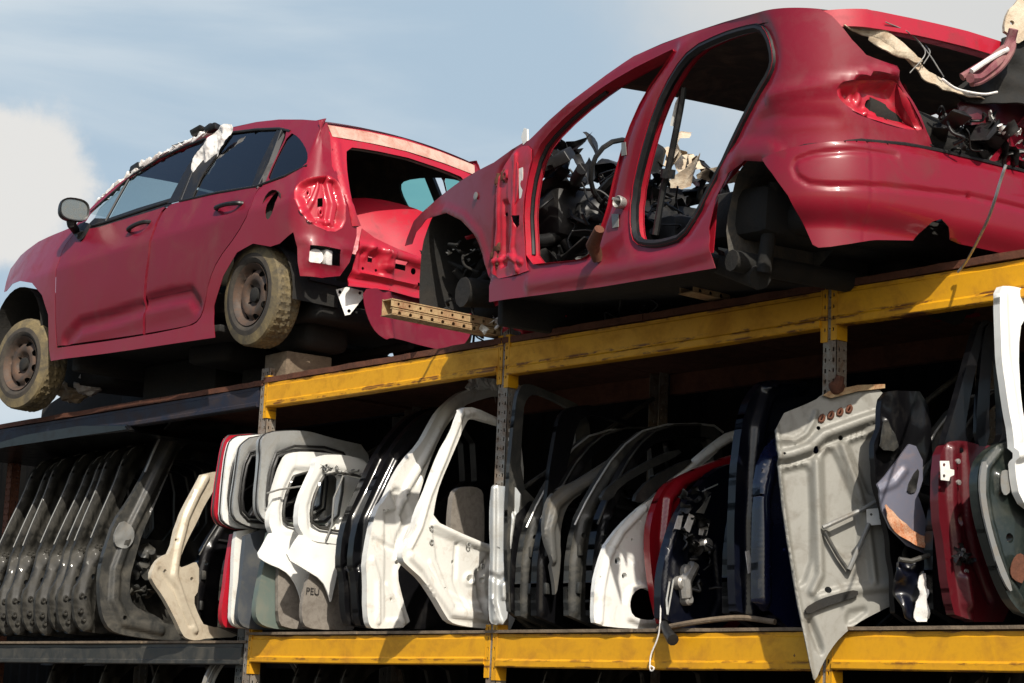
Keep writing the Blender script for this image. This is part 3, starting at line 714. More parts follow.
mk('window_frame',[(168,203.5),(188,166),(205,140),(212,137),(190,174),(179,201)],M['black'],door1,d=.002,th=.01)
mk('window_frame',[(180.5,200.5),(191,174),(213,137),(228,133.5),(231,134.5),(201,178),(192,198)],M['black'],door2,d=.002,th=.01)
mk('window_frame',[(261,184),(266,166),(283,131),(277,130),(258,169),(252,186)],M['black'],door2,d=.002,th=.01)
mk('window',[(193,197),(202,178),(230,135.5),(256,131),(277,130.5),(253,186),(218,191.5)],M['darkglass'],door2,d=-.010)
mk('quarter_window',[(265.5,183),(275,160),(289.5,132),(298,136.7),(305,146),(308,155.7),(306,165),(285,175)],M['darkglass'],car1,d=-.010,n=1)
bm=bmesh.new(); tube(bm,[A.P(*A.ab(*p),.0) for p in((181,201),(218,192.5),(256,186.5),(264,183.5),(285,176),(307,165.5))],.009,6); tube(bm,[A.P(*A.ab(*p),.0) for p in((228,133),(256,129.5),(279,128.5),(290,131))],.009,6); obj('window_trim',bm,M['black'],door2)
def handle(parent,p0,p1,S=A,r=.014):
    a,b=S.ab(*p0),S.ab(*p1); bm=bmesh.new()
    pts=[S.P(*a,-.005),S.P(a[0]*.9+b[0]*.1,a[1]*.9+b[1]*.1,.03),S.P((a[0]+b[0])/2,(a[1]+b[1])/2+.004,.042),S.P(a[0]*.1+b[0]*.9,a[1]*.1+b[1]*.9,.032),S.P(*b,-.005)]
    tube(bm,curve(pts,5),[r*1.1]*21,8); return obj('handle',bm,M['plastic'],parent)
handle(door1,(130,231),(150,222)); handle(door2,(217.5,209),(242.5,203.5))
# fuel hole cup
bm=bmesh.new(); c=A.ab(270.4,205); lathe(bm,[(.0,.10),(-.07,.09),(-.075,.0001)],A.P(*c,-.006),A.P(*c,.01)-A.P(*c,0),16); obj('filler_recess',bm,M['under'],car1)
# mirror
bm=bmesh.new(); mc=A.P(*A.ab(92,215),.16); ax=A.dir(1,-.25).normalized()
sd=Vector((0,0,1)).cross(ax)
def oval(k,cx,sy,sz,cz=0): return [mc+ax*cx+sd*(math.copysign(abs(math.cos(2*math.pi*i/24))**.75,math.cos(2*math.pi*i/24))*sy)+Vector((0,0,cz+math.copysign(abs(math.sin(2*math.pi*i/24))**.75,math.sin(2*math.pi*i/24))*sz)) for i in range(24)]
rings=[[bm.verts.new(p) for p in oval(0,*q)] for q in((-.085,.03,.025,-.01),(-.07,.07,.055,-.005),(-.03,.10,.078),(.02,.11,.085),(.06,.108,.083),(.055,.098,.074),(.035,.095,.07))]
for a,b in zip(rings,rings[1:]):
    for k in range(24): bm.faces.new((a[k],a[(k+1)%24],b[(k+1)%24],b[k]))
bm.faces.new(rings[0])
tube(bm,[mc+Vector((0,0,-.06)),mc+Vector((0,0,-.10))-sd*0,A.P(*A.ab(80,232),.03),A.P(*A.ab(82,236),0)],[.045,.035,.03,.04],8)
mir=obj('mirror',bm,M['plastic'],door1)
bm=bmesh.new(); v=[bm.verts.new(p) for p in oval(0,.045,.097,.073)]; bm.faces.new(v); obj('mirror_glass',bm,worn('dusty_mirror',(.25,.26,.24),(.2,.18,.15),.5,10,.2,.9),mir,smooth=None)
mk('mirror_plinth',[(76,228),(84,222),(92,224),(88,232),(83,241),(78,240)],M['plastic'],door1,d=.012,th=.01,n=1)
# wheels
ry=-.80
def hubpt(px,py,y):
    d=ray(px,py); c,q=math.cos(A.yaw),math.sin(A.yaw); n=Vector((-q,c,0)); o=A.O+n*y; t=(o-CP).dot(n)/d.dot(n); return CP+d*t
W1=hubpt(249,294,-.82); W2=hubpt(19,363,-.82)
print('wheel z',W1,W2)
w_r=wheel(car1,W1,A.dir(-.06,-1)+Vector((0,0,-.03)),.333,.20,.21,spin=.2)
w_f=wheel(car1,W2,A.dir(.10,-1)+Vector((0,0,.02)),.340,.205,.21,spin=.5)
for x,z in((2.5,.30),(.0,.12)):
    c=W1 if x>1 else W2
    q=A.dir(0,1)
    T=wheel(car1,c+q*1.62,A.dir(0,1),.340,.205,.21)
# underbody: floor, axle, tank, arches, seats
bm=bmesh.new()
def U(x,y,z): return A.G(x,y,z)
M3=Matrix.Rotation(A.yaw,3,'Z')
za=A.ab(55,357)[1]; zb2=A.ab(214,334)[1]; print('sill z',za,zb2)
pt=math.atan2(zb2-za,1.7); 
def zf(x): return za+(zb2-za)*(x-.45)/1.7
Mt=M3@Matrix.Rotation(-pt,3,'Y')
box(bm,U(1.3,0,zf(1.3)+.06),(2.0,1.56,.05),Mt,.01); box(bm,U(2.7,0,zf(2.7)+.16),(.7,1.1,.12),Mt,.03)
box(bm,U(1.0,0,zf(1)+.02),(1.8,.3,.12),Mt,.03)
tube(bm,[U(.6,.1,zf(.6)-.02),U(1.5,.15,zf(1.5)-.02),U(2.2,.2,zf(2.2)),U(3.0,.25,zf(3)+.05)],.03,8)
tube(bm,[W1+A.dir(0,1)*.15,W1+A.dir(0,1)*1.5],.04,8); box(bm,U(1.75,0,zf(1.75)-.02),(.5,1.0,.14),Mt,.04); box(bm,U(2.65,-.3,zf(2.65)+.04),(.4,.35,.2),Mt,.06)
box(bm,U(0,0,.42),(.8,.75,.45),Mt,.05,.02); box(bm,U(.45,0,.35),(.1,1.5,.3),Mt,.02)
obj('underbody',bm,M['under'],car1,smooth=60)
bm=bmesh.new()
for cx,c in((hubpt(256,303,-.80),1),(hubpt(13,338,-.80),0)):
    for sgn,off in((1,0),(-1,1)):
        base=cx+A.dir(0,1)*(.02 if not off else 1.60); dd=A.dir(0,1)*(.36 if not off else -.36)
        ring=[]
        for k in range(17):
            t=R(-5+190*k/16); v=A.dir(math.cos(t),0)*.36+Vector((0,0,math.sin(t)*.37+.02)); ring.append((base+v,base+v+dd))
        for p,q in zip(ring,ring[1:]):
            bm.faces.new([bm.verts.new(z) for z in(p[0],q[0],q[1],p[1])])
        bm.faces.new([bm.verts.new(p[1]) for p in ring])
        bmesh.ops.remove_doubles(bm,verts=bm.verts[:],dist=.001)
        obj('arch_liner',bm,M['under'],car1); bm=bmesh.new()
bm.free()
def seat(S,root,x,y,z,mat,w=.5,back=.62,tilt=18,fx=1,name='seat'):
    bm=bmesh.new(); Mz=Matrix.Rotation(S.yaw,3,'Z')
    box(bm,S.G(x,y,z),(.5,w,.16),Mz,.05); Mb=Mz@Matrix.Rotation(R(tilt),3,'Y'); box(bm,S.G(x+.27+.1,y,z+.08+back/2),(.14,w*.95,back),Mb,.05); box(bm,S.G(x+.27+.22,y,z+.22+back),(.09,.26,.17),Mb,.04)
    return obj(name,bm,mat,root)
for y in(-.38,.38): seat(A,car1,1.12,y,zf(1.2)+.42,M['beigefab'])
seat(A,car1,1.85,0,zf(2)+.28,M['fabric'],1.2,.38)
bm=bmesh.new(); box(bm,U(.62,0,zf(.6)+.62),(.35,1.4,.28),M3,.08); tube(bm,[U(.85,-.36,zf(.8)+.62)+M3@Vector((.05*math.sin(t),.18*math.cos(t),.17*math.sin(t))) for t in [2*math.pi*i/20 for i in range(21)]],.014,6)
obj('dashboard',bm,M['plastic'],car1)
# pillars between the glass on the far side are part of the mirrored skin; far glass tinted
S=Mir(A)
bm=sheet(S,tr(A,[(193,197),(202,178),(230,135.5),(256,131),(277,130.5),(253,186),(218,191.5)],0),[],step=.1,thick=0); join(bm,sheet(S,QG,[],step=.08,thick=0)); join(bm,sheet(S,tr(A,[(107,221),(131,177),(160,159.5),(186.6,147),(203,141),(190,166),(170,200.5),(138,211)],0),[],step=.08,thick=0))
obj('far_windows',bm,M['tealglass'],car1)
WH=[inset(tr(A,q,1),.01) for q in([(107,221),(131,177),(160,159.5),(186.6,147),(203,141),(190,166),(170,200.5),(138,211)],[(193,197),(202,178),(230,135.5),(256,131),(277,130.5),(253,186),(218,191.5)])]
def farab(px,py,y=.66):
    d=ray(px,py); c_,q_=math.cos(A.yaw),math.sin(A.yaw); nn=Vector((-q_,c_,0)); t_=(A.O+nn*y-CP).dot(nn)/d.dot(nn); r_=CP+d*t_-A.O; return (r_.x*c_+r_.y*q_,r_.z)
WH[1]=chaikin([farab(*q) for q in((405,200),(405,187),(411,182),(430,179),(452,179),(470,184),(474,238),(440,232),(424,222),(410,216))],1)
lin=tr(A,[(57,330),(57,266),(92,214),(118,186),(137,173),(169.5,155),(210,137),(256,124),(302,122),(322,125),(326,150),(330,190),(320,235),(250,240),(205,300),(190,322)],0)
bm=sheet(Off(S,-.045),lin,WH,step=.06,thick=.02); obj('side_lining',bm,M['headliner'],car1)
bm=bmesh.new(); 
for s2 in(0,1):
    S=Mir(A) if s2 else A
    for pts in(((208,139),(192,172),(180,202)),((281,130),(268,165),(256,190))):
        bm=bmesh.new(); tube(bm,[S.P(*A.ab(*p),-.03) for p in pts],.035,6); obj('pillar_trim',bm,M['black'],car1)
# boot floor, inner trim, strut tops
bm=bmesh.new(); box(bm,U(2.65,0,zf(2.65)+.34),(.85,1.3,.03),Mt); box(bm,U(2.6,-.66,zf(2.6)+.5),(.7,.04,.36),Mt,.01);box(bm,U(2.6,.66,zf(2.6)+.5),(.7,.04,.36),Mt,.01)
obj('boot_trim',bm,M['black'],car1)
# loose red panel lying in the boot
_q=Plane(U(2.98,0,0),A.dir(1,0)); _o=_q.P(*_q.ab(398,229)); bp=Plane(_o,A.dir(1,-.35)+Vector((0,0,.45)))
bm=sheet(Curved(bp,lambda a,b:-.35*a*a-.5*b*b),chaikin([(-.50,-.22),(.52,-.30),(.60,-.05),(.35,.17),(-.15,.27),(-.52,.20)],2),[circle((-.38,-.12),.05,12,.09,.8)],step=.04,thick=.004,relief=bumps(5,.01,3))
obj('loose_panel',bm,M['red_bare'],label='curved red body panel lying inside the open boot of the whole hatchback',cat='car panel')
# torn-off bumper skin hanging under the tail
bs=CarSurf(A.O,1.27,.82,3.24,.2,A.belt,.1,.1)
BX=PX(-4.96+3.36,8,0,0,3.8)
def tp_(pl,pts,n=0): return chaikin([pl.ab(*p) for p in pts],n) if n else [pl.ab(*p) for p in pts]
BC=Curved(BX,lambda a,b:.02*math.sin(b*9)+.015*math.sin(a*5))
bm=sheet(BC,tp_(BC,[(363,289.5),(377,288),(392,289.5),(430,296),(468,306),(474,322),(470,336),(462,347),(440,350),(420,345),(398,339),(389,338),(386,340),(377,333),(370,322),(365,308)],1),[],step=.025,thick=.004,relief=total(ridge(tp_(BC,[(389,290),(388,318),(391,338)]),.03,.02),ridge(tp_(BC,[(392,310),(420,322),(438,314),(466,324)]),.03,-.015),bumps(5,.012,8)))
obj('bumper',bm,M['red_dull'],car1)
bm=bmesh.new()
for pts in([(336,289.5),(347,287),(363,291),(364,297),(350,314.5),(345,315.5)],):
    P5=PX(-4.96+3.12,-20,0,0,3.8); join(bm,sheet(P5,tp_(P5,pts),[circle(P5.ab(340,292),.012,8),circle(P5.ab(349,311),.012,8),circle(P5.ab(360,293),.01,8)],step=.03,thick=.006,relief=bumps(14,.006,1)))
obj('mount_plate',bm,M['white'],car1)
bm=bmesh.new(); lathe(bm,[(0,.0001),(.0,.05),(-.12,.06),(-.12,.0001)],A.P(*A.ab(316,256),-.02),A.P(*A.ab(318,256),.5)-A.P(*A.ab(318,256),0),14)
box(bm,A.P(*A.ab(330,258),-.05),(.09,.05,.09),M3,.01,.01); obj('lamp_bracket',bm,M['paper'],car1)
# aerial base
bm=bmesh.new(); tube(bm,[A.G(2.85,.05,A.ab(327,123.5)[1]+.05),A.G(2.9,.05,A.ab(327,123.5)[1]+.085)],[.025,.01],8); obj('aerial_base',bm,M['black'],car1)
# torn sheet along the roof edge and flap over the pillar
bm=bmesh.new()
pa=[(96,202),(108,191),(122,180),(137,169),(152,160),(168,151.5),(183,144),(196,138),(206,133)]
for i in range(len(pa)-1):
    for k in range(4):
        q=A.ab(pa[i][0]+(pa[i+1][0]-pa[i][0])*k/4,pa[i][1]+(pa[i+1][1]-pa[i][1])*k/4); c=A.P(q[0],q[1]+.012+random.uniform(-.006,.012),-.03)
        box(bm,c,(random.uniform(.05,.13),.05,random.uniform(.012,.036)),M3@Matrix.Rotation(-.42+random.uniform(-.3,.3),3,'Y'),.008,.012)
obj('torn_headlining',bm,M['paper'],label='torn pale strip of material stuck along the front roof edge of the whole hatchback',cat='torn strip')
bm=bmesh.new()
for p in((135,168),(139,166),(196,131),(204,128),(210,129)):
    c=A.P(*A.ab(*p),-.04); box(bm,c,(.13,.09,.05),M3@Matrix.Rotation(random.uniform(-.6,.2),3,'Y'),.015,.02)
obj('rag',bm,M['plastic'],label='crumpled dark rag on the front roof edge of the whole hatchback',cat='rag')
FL=Curved(Plane(A.P(*A.ab(208,155),.03),A.dir(.15,-1)),lambda a,b:.008*math.sin(a*44)+.006*math.sin(b*30+a*9)+(-.10*max(0,b-.10)))
bm=sheet(FL,tp_(FL,[(222,123.5),(234,124.5),(229,137),(217,158),(212,169),(207,176),(197,175.5),(190.5,172),(192.5,158),(201,148),(212,134)],1),[],step=.009,thick=.002,relief=total(bumps(22,.010,3),bumps(48,.006,5)))
obj('sheet_flap',bm,M['paper'],label='crumpled white sheet flap hanging over the window pillar of the whole hatchback',cat='torn sheet')
# timber chocks under the tail
def chock(px,py,w,h,y,label,lean=0):
    bm=bmesh.new(); c=onplane(px,py,1,y); box(bm,(c.x,y,ZU+.036+h/2),(w,.35,h),Matrix.Rotation(R(lean),3,'Y'),.008,.006)
    return obj('under_car_block',bm,M['wood'],label=label,cat='timber block',group='blocks under the whole hatchback')
b=chock(298,362,.26,.17,.22,'rough timber block on the rack behind the rear wheel of the whole hatchback'); 

for (x,y,w_,d_,lb) in ((.95,.15,.9,.7,'added shade block under the middle of the whole hatchback, near its front wheel'),(1.95,.2,.55,.7,'added shade block under the whole hatchback just ahead of its rear wheel'),(.15,.55,1.5,.5,'added shade block deep under the nose of the whole hatchback')):
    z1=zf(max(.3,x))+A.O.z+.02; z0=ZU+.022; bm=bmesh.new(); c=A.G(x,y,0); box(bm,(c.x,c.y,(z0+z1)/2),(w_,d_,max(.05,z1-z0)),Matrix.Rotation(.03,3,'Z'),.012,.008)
    obj('under_car_block',bm,M['under'],label=lb,cat='timber block',group='blocks under the whole hatchback')  # dark blocks added to black out the gap under the car

bm=bmesh.new(); S_=Plane((-5.6,1.02,ZU+.03),Vector((.15,-1,.1)))  # dark sheet added to close off the sky under the nose
obj('nose_shade_sheet',sheet(Curved(S_,lambda a,b:.05*noise.noise(Vector((a*2,b*3,2)))),chaikin([(-1.3,0),(1.3,0),(1.3,.30),(.7,.42),(.2,.36),(-.4,.46),(-1.3,.40)],1),[],step=.05,thick=.01),M['under'],label='added shade sheet propped on the rack under the nose of the whole hatchback',cat='shade sheet')
# ================================================================== STRIPPED RED CAR, upper right
B=CarSurf((.05,.457,3.77),-9.6,.85,3.20,.35,lambda x:.98+.03*x,.34,.62,x0=-1.0,bulge=.04,nose=.8,noset=.14)
car2=thing('stripped_car',B.G(1.3,0,0),'stripped red hatchback shell without doors, wheels or tailgate, its rear bumper still on','car','red cars on top of the rack')
side=[(405,246),(407,239),(414,221),(433,202),(461,180.5),(494,162.5),(512,149),(522,143),(529,140),(550,119.5),(578,96),(606,75),(634,56),(662,43.5),(690.5,33),(724,22),(763,11),(794,7.7),(820,9),
      (832,16),(842,27),(852,40),(866,55),(885,62),(897,66)]
bott=[(899,80),(908,95),(918,112),(926,132),(931,142),(935,151),(903,145.5),(860,142),(806,147.5),(772,160),
      (768,162),(746,161),(728,173),(715,198),(708.6,228),(712,258),(715,268),(680,274),(600,287),(540,295),(489,302),(489,279),(484,258),(475,234),(461,220),(447,213),(428,219),(416,232),(412,244)]
def tB(pts,n=0): return tr(B,pts,n)
OB=tB(side)+tB(bott)
fdo=[(526.5,265),(524,225),(526.5,187),(536,150),(554.6,126.5),(587,98),(625,72.6),(662,54),(676,47.5),(667,61),(643.7,93.7),(625,136),(611,187),(601.5,225),(590,255),(577,260),(553,262)]
rdo=[(697.6,213),(681,239),(662,245),(648,246.5),(634,243.7),(629.6,229.6),(630,197),(639,155),(653,108),(672,70),(690.5,47),(720,33),(742,26),(759,23),(768,35),(773,57),(770,72),(757,93),(737,132),(711,184.5)]
H1=tB(fdo,1); H2=tB(rdo,1)
lampB=tB([(836,93),(839,85),(845,81.5),(870,80),(893,79.5),(899,84),(908,100),(921,125),(922,131),(905,128),(880,121),(858,113),(843,103)],1)
trg=tB([(887,68),(896,68.5),(896.5,76),(876,72)],0)
jamb=tB([(499,172),(514,158),(520,158),(519,190),(518,228),(521,262),(522,272),(499,276),(497,240),(497,205)],1)
relB=total(pocket(lampB,.05,-.05),pocket(jamb,.03,-.05),ridge(H1,.04,-.012,True),ridge(H2,.05,-.014,True),
  ridge(tB([(489,281),(497,220),(500,172),(514,152)]),.018,-.012),ridge(tB([(530,283),(600,272),(680,258),(708,250)]),.05,.012),ridge(tB([(700,196),(712,170),(740,152),(768,150),(785,165),(797,190)]),.06,.014),
  pocket(tB([(832,88),(850,77),(862,71),(897,65),(899,81),(880,79),(850,81)]),.02,.035),ridge(tB([(770,96),(800,90),(835,84),(850,80)]),.04,.010),ridge(tB([(760,120),(800,116),(836,118)]),.03,-.006),ridge(tB([(908,100),(918,120),(927,141)]),.02,.012),ridge(tB([(419,236),(430,216),(447,209),(464,217),(480,236),(487,262)]),.03,.010),bumps(2.2,.007,3),bumps(8,.0012,4))
lhole=circle(B.ab(877,103),.028,10)
BH=[H1,H2,inset(jamb,.012)]
bm=sheet(B,OB,[H1,H2,lampB],step=.024,thick=.003,relief=relB)
join(bm,sheet(Mir(B),OB,[H1,H2],step=.06,thick=.003,relief=relB))
obj('body',bm,M['red'],car2,smooth=60)
relLB=total(pocket(lampB,.06,-.055),ridge(circle(B.ab(858,95),.03),.02,.014,True),ridge(tB([(866,112),(872,108),(880,112)]),.016,.02),ridge(tB([(842,98),(850,108)]),.016,-.01),bumps(12,.008,2))
obj('lamp_recess',sheet(B,inset(lampB,-.004),[lhole,circle(B.ab(892,117),.010,8)],step=.011,thick=.003,relief=relLB),M['red_bare'],car2,smooth=60)
hpo=tB([(489.5,281),(496,240),(499,178),(512,153),(526,144),(534,151),(526,187),(523.5,225),(526,266),(530,272)],1)
relHP=total(ridge(tB([(500,178),(499,230),(494,276)]),.022,.012),ridge(tB([(517,156),(515,200),(513,250),(518,270)]),.022,.014),pocket(tB([(503,200),(512,198),(511,240),(508,266),(500,270)]),.03,-.02),ridge(circle(B.ab(507,176),.02),.012,.012,True),ridge(tB([(496,262),(510,256),(522,262)]),.02,.014),bumps(12,.006,3))
obj('hinge_pillar',sheet(Off(B,.004),hpo,[circle(B.ab(509,180),.008,8),circle(B.ab(509,188),.008,8),tB([(514,216),(520,215),(520,225),(517,229)]),circle(B.ab(505,214),.012,8)],step=.008,thick=.003,relief=relHP),M['red_bare'],car2,smooth=60)
# pillars and openings have depth: an inner skin and the channel between
def reveal(S,hole,d0,d1,name,mat,root,closed=True,flare=0):
    bm=bmesh.new(); hole=resample(hole,.05); hi=inset(hole,flare) if flare else hole
    a=[bm.verts.new(S.P(p[0],p[1],d0)) for p in hole]; b=[bm.verts.new(S.P(p[0],p[1],d1)) for p in hi]; n=len(a)
    for i in range(n): bm.faces.new((a[i],a[(i+1)%n],b[(i+1)%n],b[i]))
    return obj(name,bm,mat,root)
reveal(B,H1,0,-.07,'door_channel',M['red_bare'],car2,flare=.012); reveal(B,H2,0,-.07,'door_channel',M['red_bare'],car2,flare=.012)
bm=bmesh.new(); tube(bm,[B.P(p[0],p[1],-.02) for p in inset(resample(H2,.05),.012)]+[B.P(*inset(resample(H2,.05),.012)[0],-.02)],.022,6); obj('door_seal',bm,M['black'],car2)
bm=bmesh.new(); q=inset(resample(H1,.05),.010); q=q[:len(q)//3]; tube(bm,[B.P(p[0],p[1],-.04) for p in q],.012,6); obj('door_seal',bm,M['black'],car2)
inl=[p for p in tB([(497,270),(499,175),(520,150),(550,124),(606,80),(662,47),(724,26),(794,12),(826,16),(850,45),(880,66),(860,100),(800,100),(740,150),(705,190),(700,250),(660,262),(600,274),(530,285)])]
for S_,nm in((B,'inner_skin'),):
    obj(nm,sheet(Off(S_,-.075),inl,[inset(H1,.012),inset(H2,.012)],step=.06,thick=.003),M['red_bare'],car2)
# roof, headliner, rear header
bm=bmesh.new(); rp=[(606,75),(634,56),(662,43.5),(690.5,33),(724,22),(763,11),(794,7.7),(820,9)]; a,b=railpts(B,rp); loft(bm,a,b,14,.05); bmesh.ops.solidify(bm,geom=bm.faces[:],thickness=.02); obj('roof',bm,M['red'],car2)
bm=bmesh.new(); dz=Vector((0,0,.055)); loft(bm,[p-dz for p in a],[p-dz for p in b],12,.03); obj('headliner',bm,M['headliner'],car2)
ht=B.ab(820,9)[1]; am=B.half; a1=B.ab(820,9)[0]
hd=[(a1-.02,ht-.01),(a1+.22,ht+.012),(am,ht+.025),(2*am-a1-.22,ht+.012),(2*am-a1+.02,ht-.01),(2*am-a1-.05,ht-.07),(am+.3,ht-.055),(am,ht-.05),(am-.3,ht-.055),(a1+.12,ht-.075),(a1+.05,ht-.09)]
obj('rear_header',sheet(B,hd,[],step=.03,thick=.02,relief=bumps(4,.006,3)),M['red_bare'],car2)
bm=bmesh.new(); c=B.G(2.62,.1,ht+.05); prism(bm,[(0,0),(.12,0),(.11,.05),(.06,.045)],c,B.dir(1,0),(0,0,1),B.dir(0,.03)); obj('aerial_fin',bm,M['black'],car2,smooth=None)
# rear bumper, its own moulded skin
bot=[(770,160.5),(806,148),(860,142.5),(903,146),(936,152)]
e=B.ab(936,152); bl=[B.ab(*p) for p in bot]
lowp=[(961,244),(950,239.5),(944,228),(935,220.5),(927,223),(919.5,233),(915,240),(878,239.5),(852,243),(831,246),(818,247),(812,244),(803,224),(794,198),(781,176)]
ll=[B.ab(*p) for p in lowp]
zt_=e[1]; zb_=ll[0][1]
bum=bl+[(am,zt_+.0),(am+.5,zt_),(am+.95,zt_-.01),(am+.95,zb_),(am,zb_),]+ll
grv=[B.ab(*p) for p in((961,198.5),(920,194),(880,189.5),(856,188.5),(830,189),(812,187),(802,180),(798.5,170),(801,163),(815,157),(850,153),(890,157))]
gl=[(2*am-p[0],p[1]) for p in grv]
relU=total(ridge(grv+[],.014,-.009),ridge([grv[0],(am+.9,grv[0][1])],.014,-.009),lambda a,b:.022*sm((zt_-b)/.05)-.045*sm((zb_+.13-b)/.15)**2+.018*math.sin(max(0,min(1,(b-zb_)/(zt_-zb_)))*math.pi),bumps(3,.006,12),bumps(9,.001,7))
M['bumper']=worn('scuffed_red_bumper',(.205,.005,.017),(.12,.03,.03),.3,4,.33,0,.45,spec=.3,scratch=(.42,.30,.26))
obj('bumper',sheet(Off(B,.012),bum,[],step=.0115,thick=.004,relief=relU),M['bumper'],car2,smooth=60)
bm=bmesh.new(); tube(bm,[B.P(q[0],q[1]+.006,.012) for q in [B.ab(*p) for p in bot]]+[B.P(am+k*.15,zt_+.006,.012) for k in range(5)],.009,6); obj('bumper_gap',bm,M['black'],car2)
bm=bmesh.new(); tube(bm,[Off(B,.014).P(*B.ab(889.5,168.5),.0),Off(B,.014).P(*B.ab(889.5,168.5),.022)],.012,10); obj('bumper_plug',bm,M['plastic'],car2)
# underside and inside
def clampcar(S,bm,m=.06):
    c,q=math.cos(S.yaw),math.sin(S.yaw)
    for v in bm.verts:
        d=v.co-S.O; x=d.x*c+d.y*q; y=-d.x*q+d.y*c
        x=min(x,S.xr-m-.04); ym=S.W-m
        if x>S.sc-.05: ym=(S.W-S.Rc)+math.sqrt(max(0,(S.Rc)**2-min(S.Rc,x-S.sc+.05)**2))-m
        y=max(-ym,min(ym,y)); v.co.x=S.O.x+x*c-y*q; v.co.y=S.O.y+x*q+y*c
    return bm
def V(x,y,z): return B.G(x,y,z)
zA=B.ab(520,297)[1]; zB=B.ab(705,269)[1]; xA=B.ab(520,297)[0]; xB=B.ab(705,269)[0]; print('B sill',xA,zA,xB,zB)
def zs(x): return zA+(zB-zA)*(x-xA)/(xB-xA)
pb=math.atan2(zB-zA,xB-xA); Mb0=Matrix.Rotation(B.yaw,3,'Z'); Mb1=Mb0@Matrix.Rotation(-pb,3,'Y')
bm=bmesh.new(); box(bm,V(1.25,0,zs(1.25)+.07),(1.9,1.58,.06),Mb1,.01); box(bm,V(2.5,0,zs(2.5)+.26),(.7,1.1,.14),Mb1,.05); box(bm,V(1.3,0,zs(1.3)+.12),(2.2,.3,.18),Mb1,.05);
tube(bm,[V(2.45,-.75,zs(2.4)+.04),V(2.45,.75,zs(2.4)+.04)],.05,10); tube(bm,[V(.7,.2,zs(.7)),V(1.9,.2,zs(1.9)),V(2.4,.3,zs(2.4)+.1),V(2.95,.3,zs(3)+.03)],.035,8); box(bm,V(2.4,.3,zs(2.4)+.14),(.3,.26,.10),Mb1,.03)
for y in(-.6,.6): tube(bm,[V(2.5,y,zs(2.5)-.02),V(2.05,y*.95,zs(2)+.10)],[.06,.04],8); tube(bm,[V(2.52,y,zs(2.5)),V(2.6,y,zs(2.5)+.4)],.035,8)
tube(bm,[V(-.2,-.5,zs(0)+.05),V(.3,-.3,zs(0)+.1)],.05,8); tube(bm,[V(0,-.75,zs(0)+.10),V(0,-.4,zs(0)+.12)],[.085,.07],12)
clampcar(B,bm,.12); obj('underbody',bm,M['under'],car2,smooth=60)
bm=bmesh.new()
def archliner(c,r,dd,y0=0,asp=1.0,A0=-10,A1=205):
    ring=[]
    for k in range(19):
        t=R(A0+(A1-A0)*k/18); cq,sq_=math.cos(t),math.sin(t); v=B.dir(math.copysign(abs(cq)**.7,cq),0)*r+Vector((0,0,math.copysign(abs(sq_)**.7,sq_)*r*asp)); ring.append((c+v,c+v*.97+dd))
    bm=bmesh.new()
    for p,q in zip(ring,ring[1:]):
        for j in range(4): bm.faces.new([bm.verts.new(z) for z in(p[0].lerp(p[1],j/4),q[0].lerp(q[1],j/4),q[0].lerp(q[1],(j+1)/4),p[0].lerp(p[1],(j+1)/4))])
    bm.faces.new([bm.verts.new(p[1]) for p in ring]); bmesh.ops.remove_doubles(bm,verts=bm.verts[:],dist=.001)
    for v in bm.verts: v.co+=Vector((noise.noise(v.co*5),noise.noise(v.co*5+Vector((3,3,3))),0))*.02
    return bm
al,ar=B.ab(711,240)[0],B.ab(803,226)[0]; print('arch',al,ar); C1=B.P((al+ar)/2,B.ab(757,228)[1],-.09); obj('arch_liner',clampcar(B,archliner(C1,(ar-al)/2+.01,B.dir(0,.5),asp=1.22,A0=38,A1=184),.07),M['arch'],car2)
ca=B.ab(449,262); C0=B.P(ca[0],ca[1],-.02); obj('arch_liner',archliner(C0,.37,B.dir(0,.4),asp=1.0),M['under'],car2)
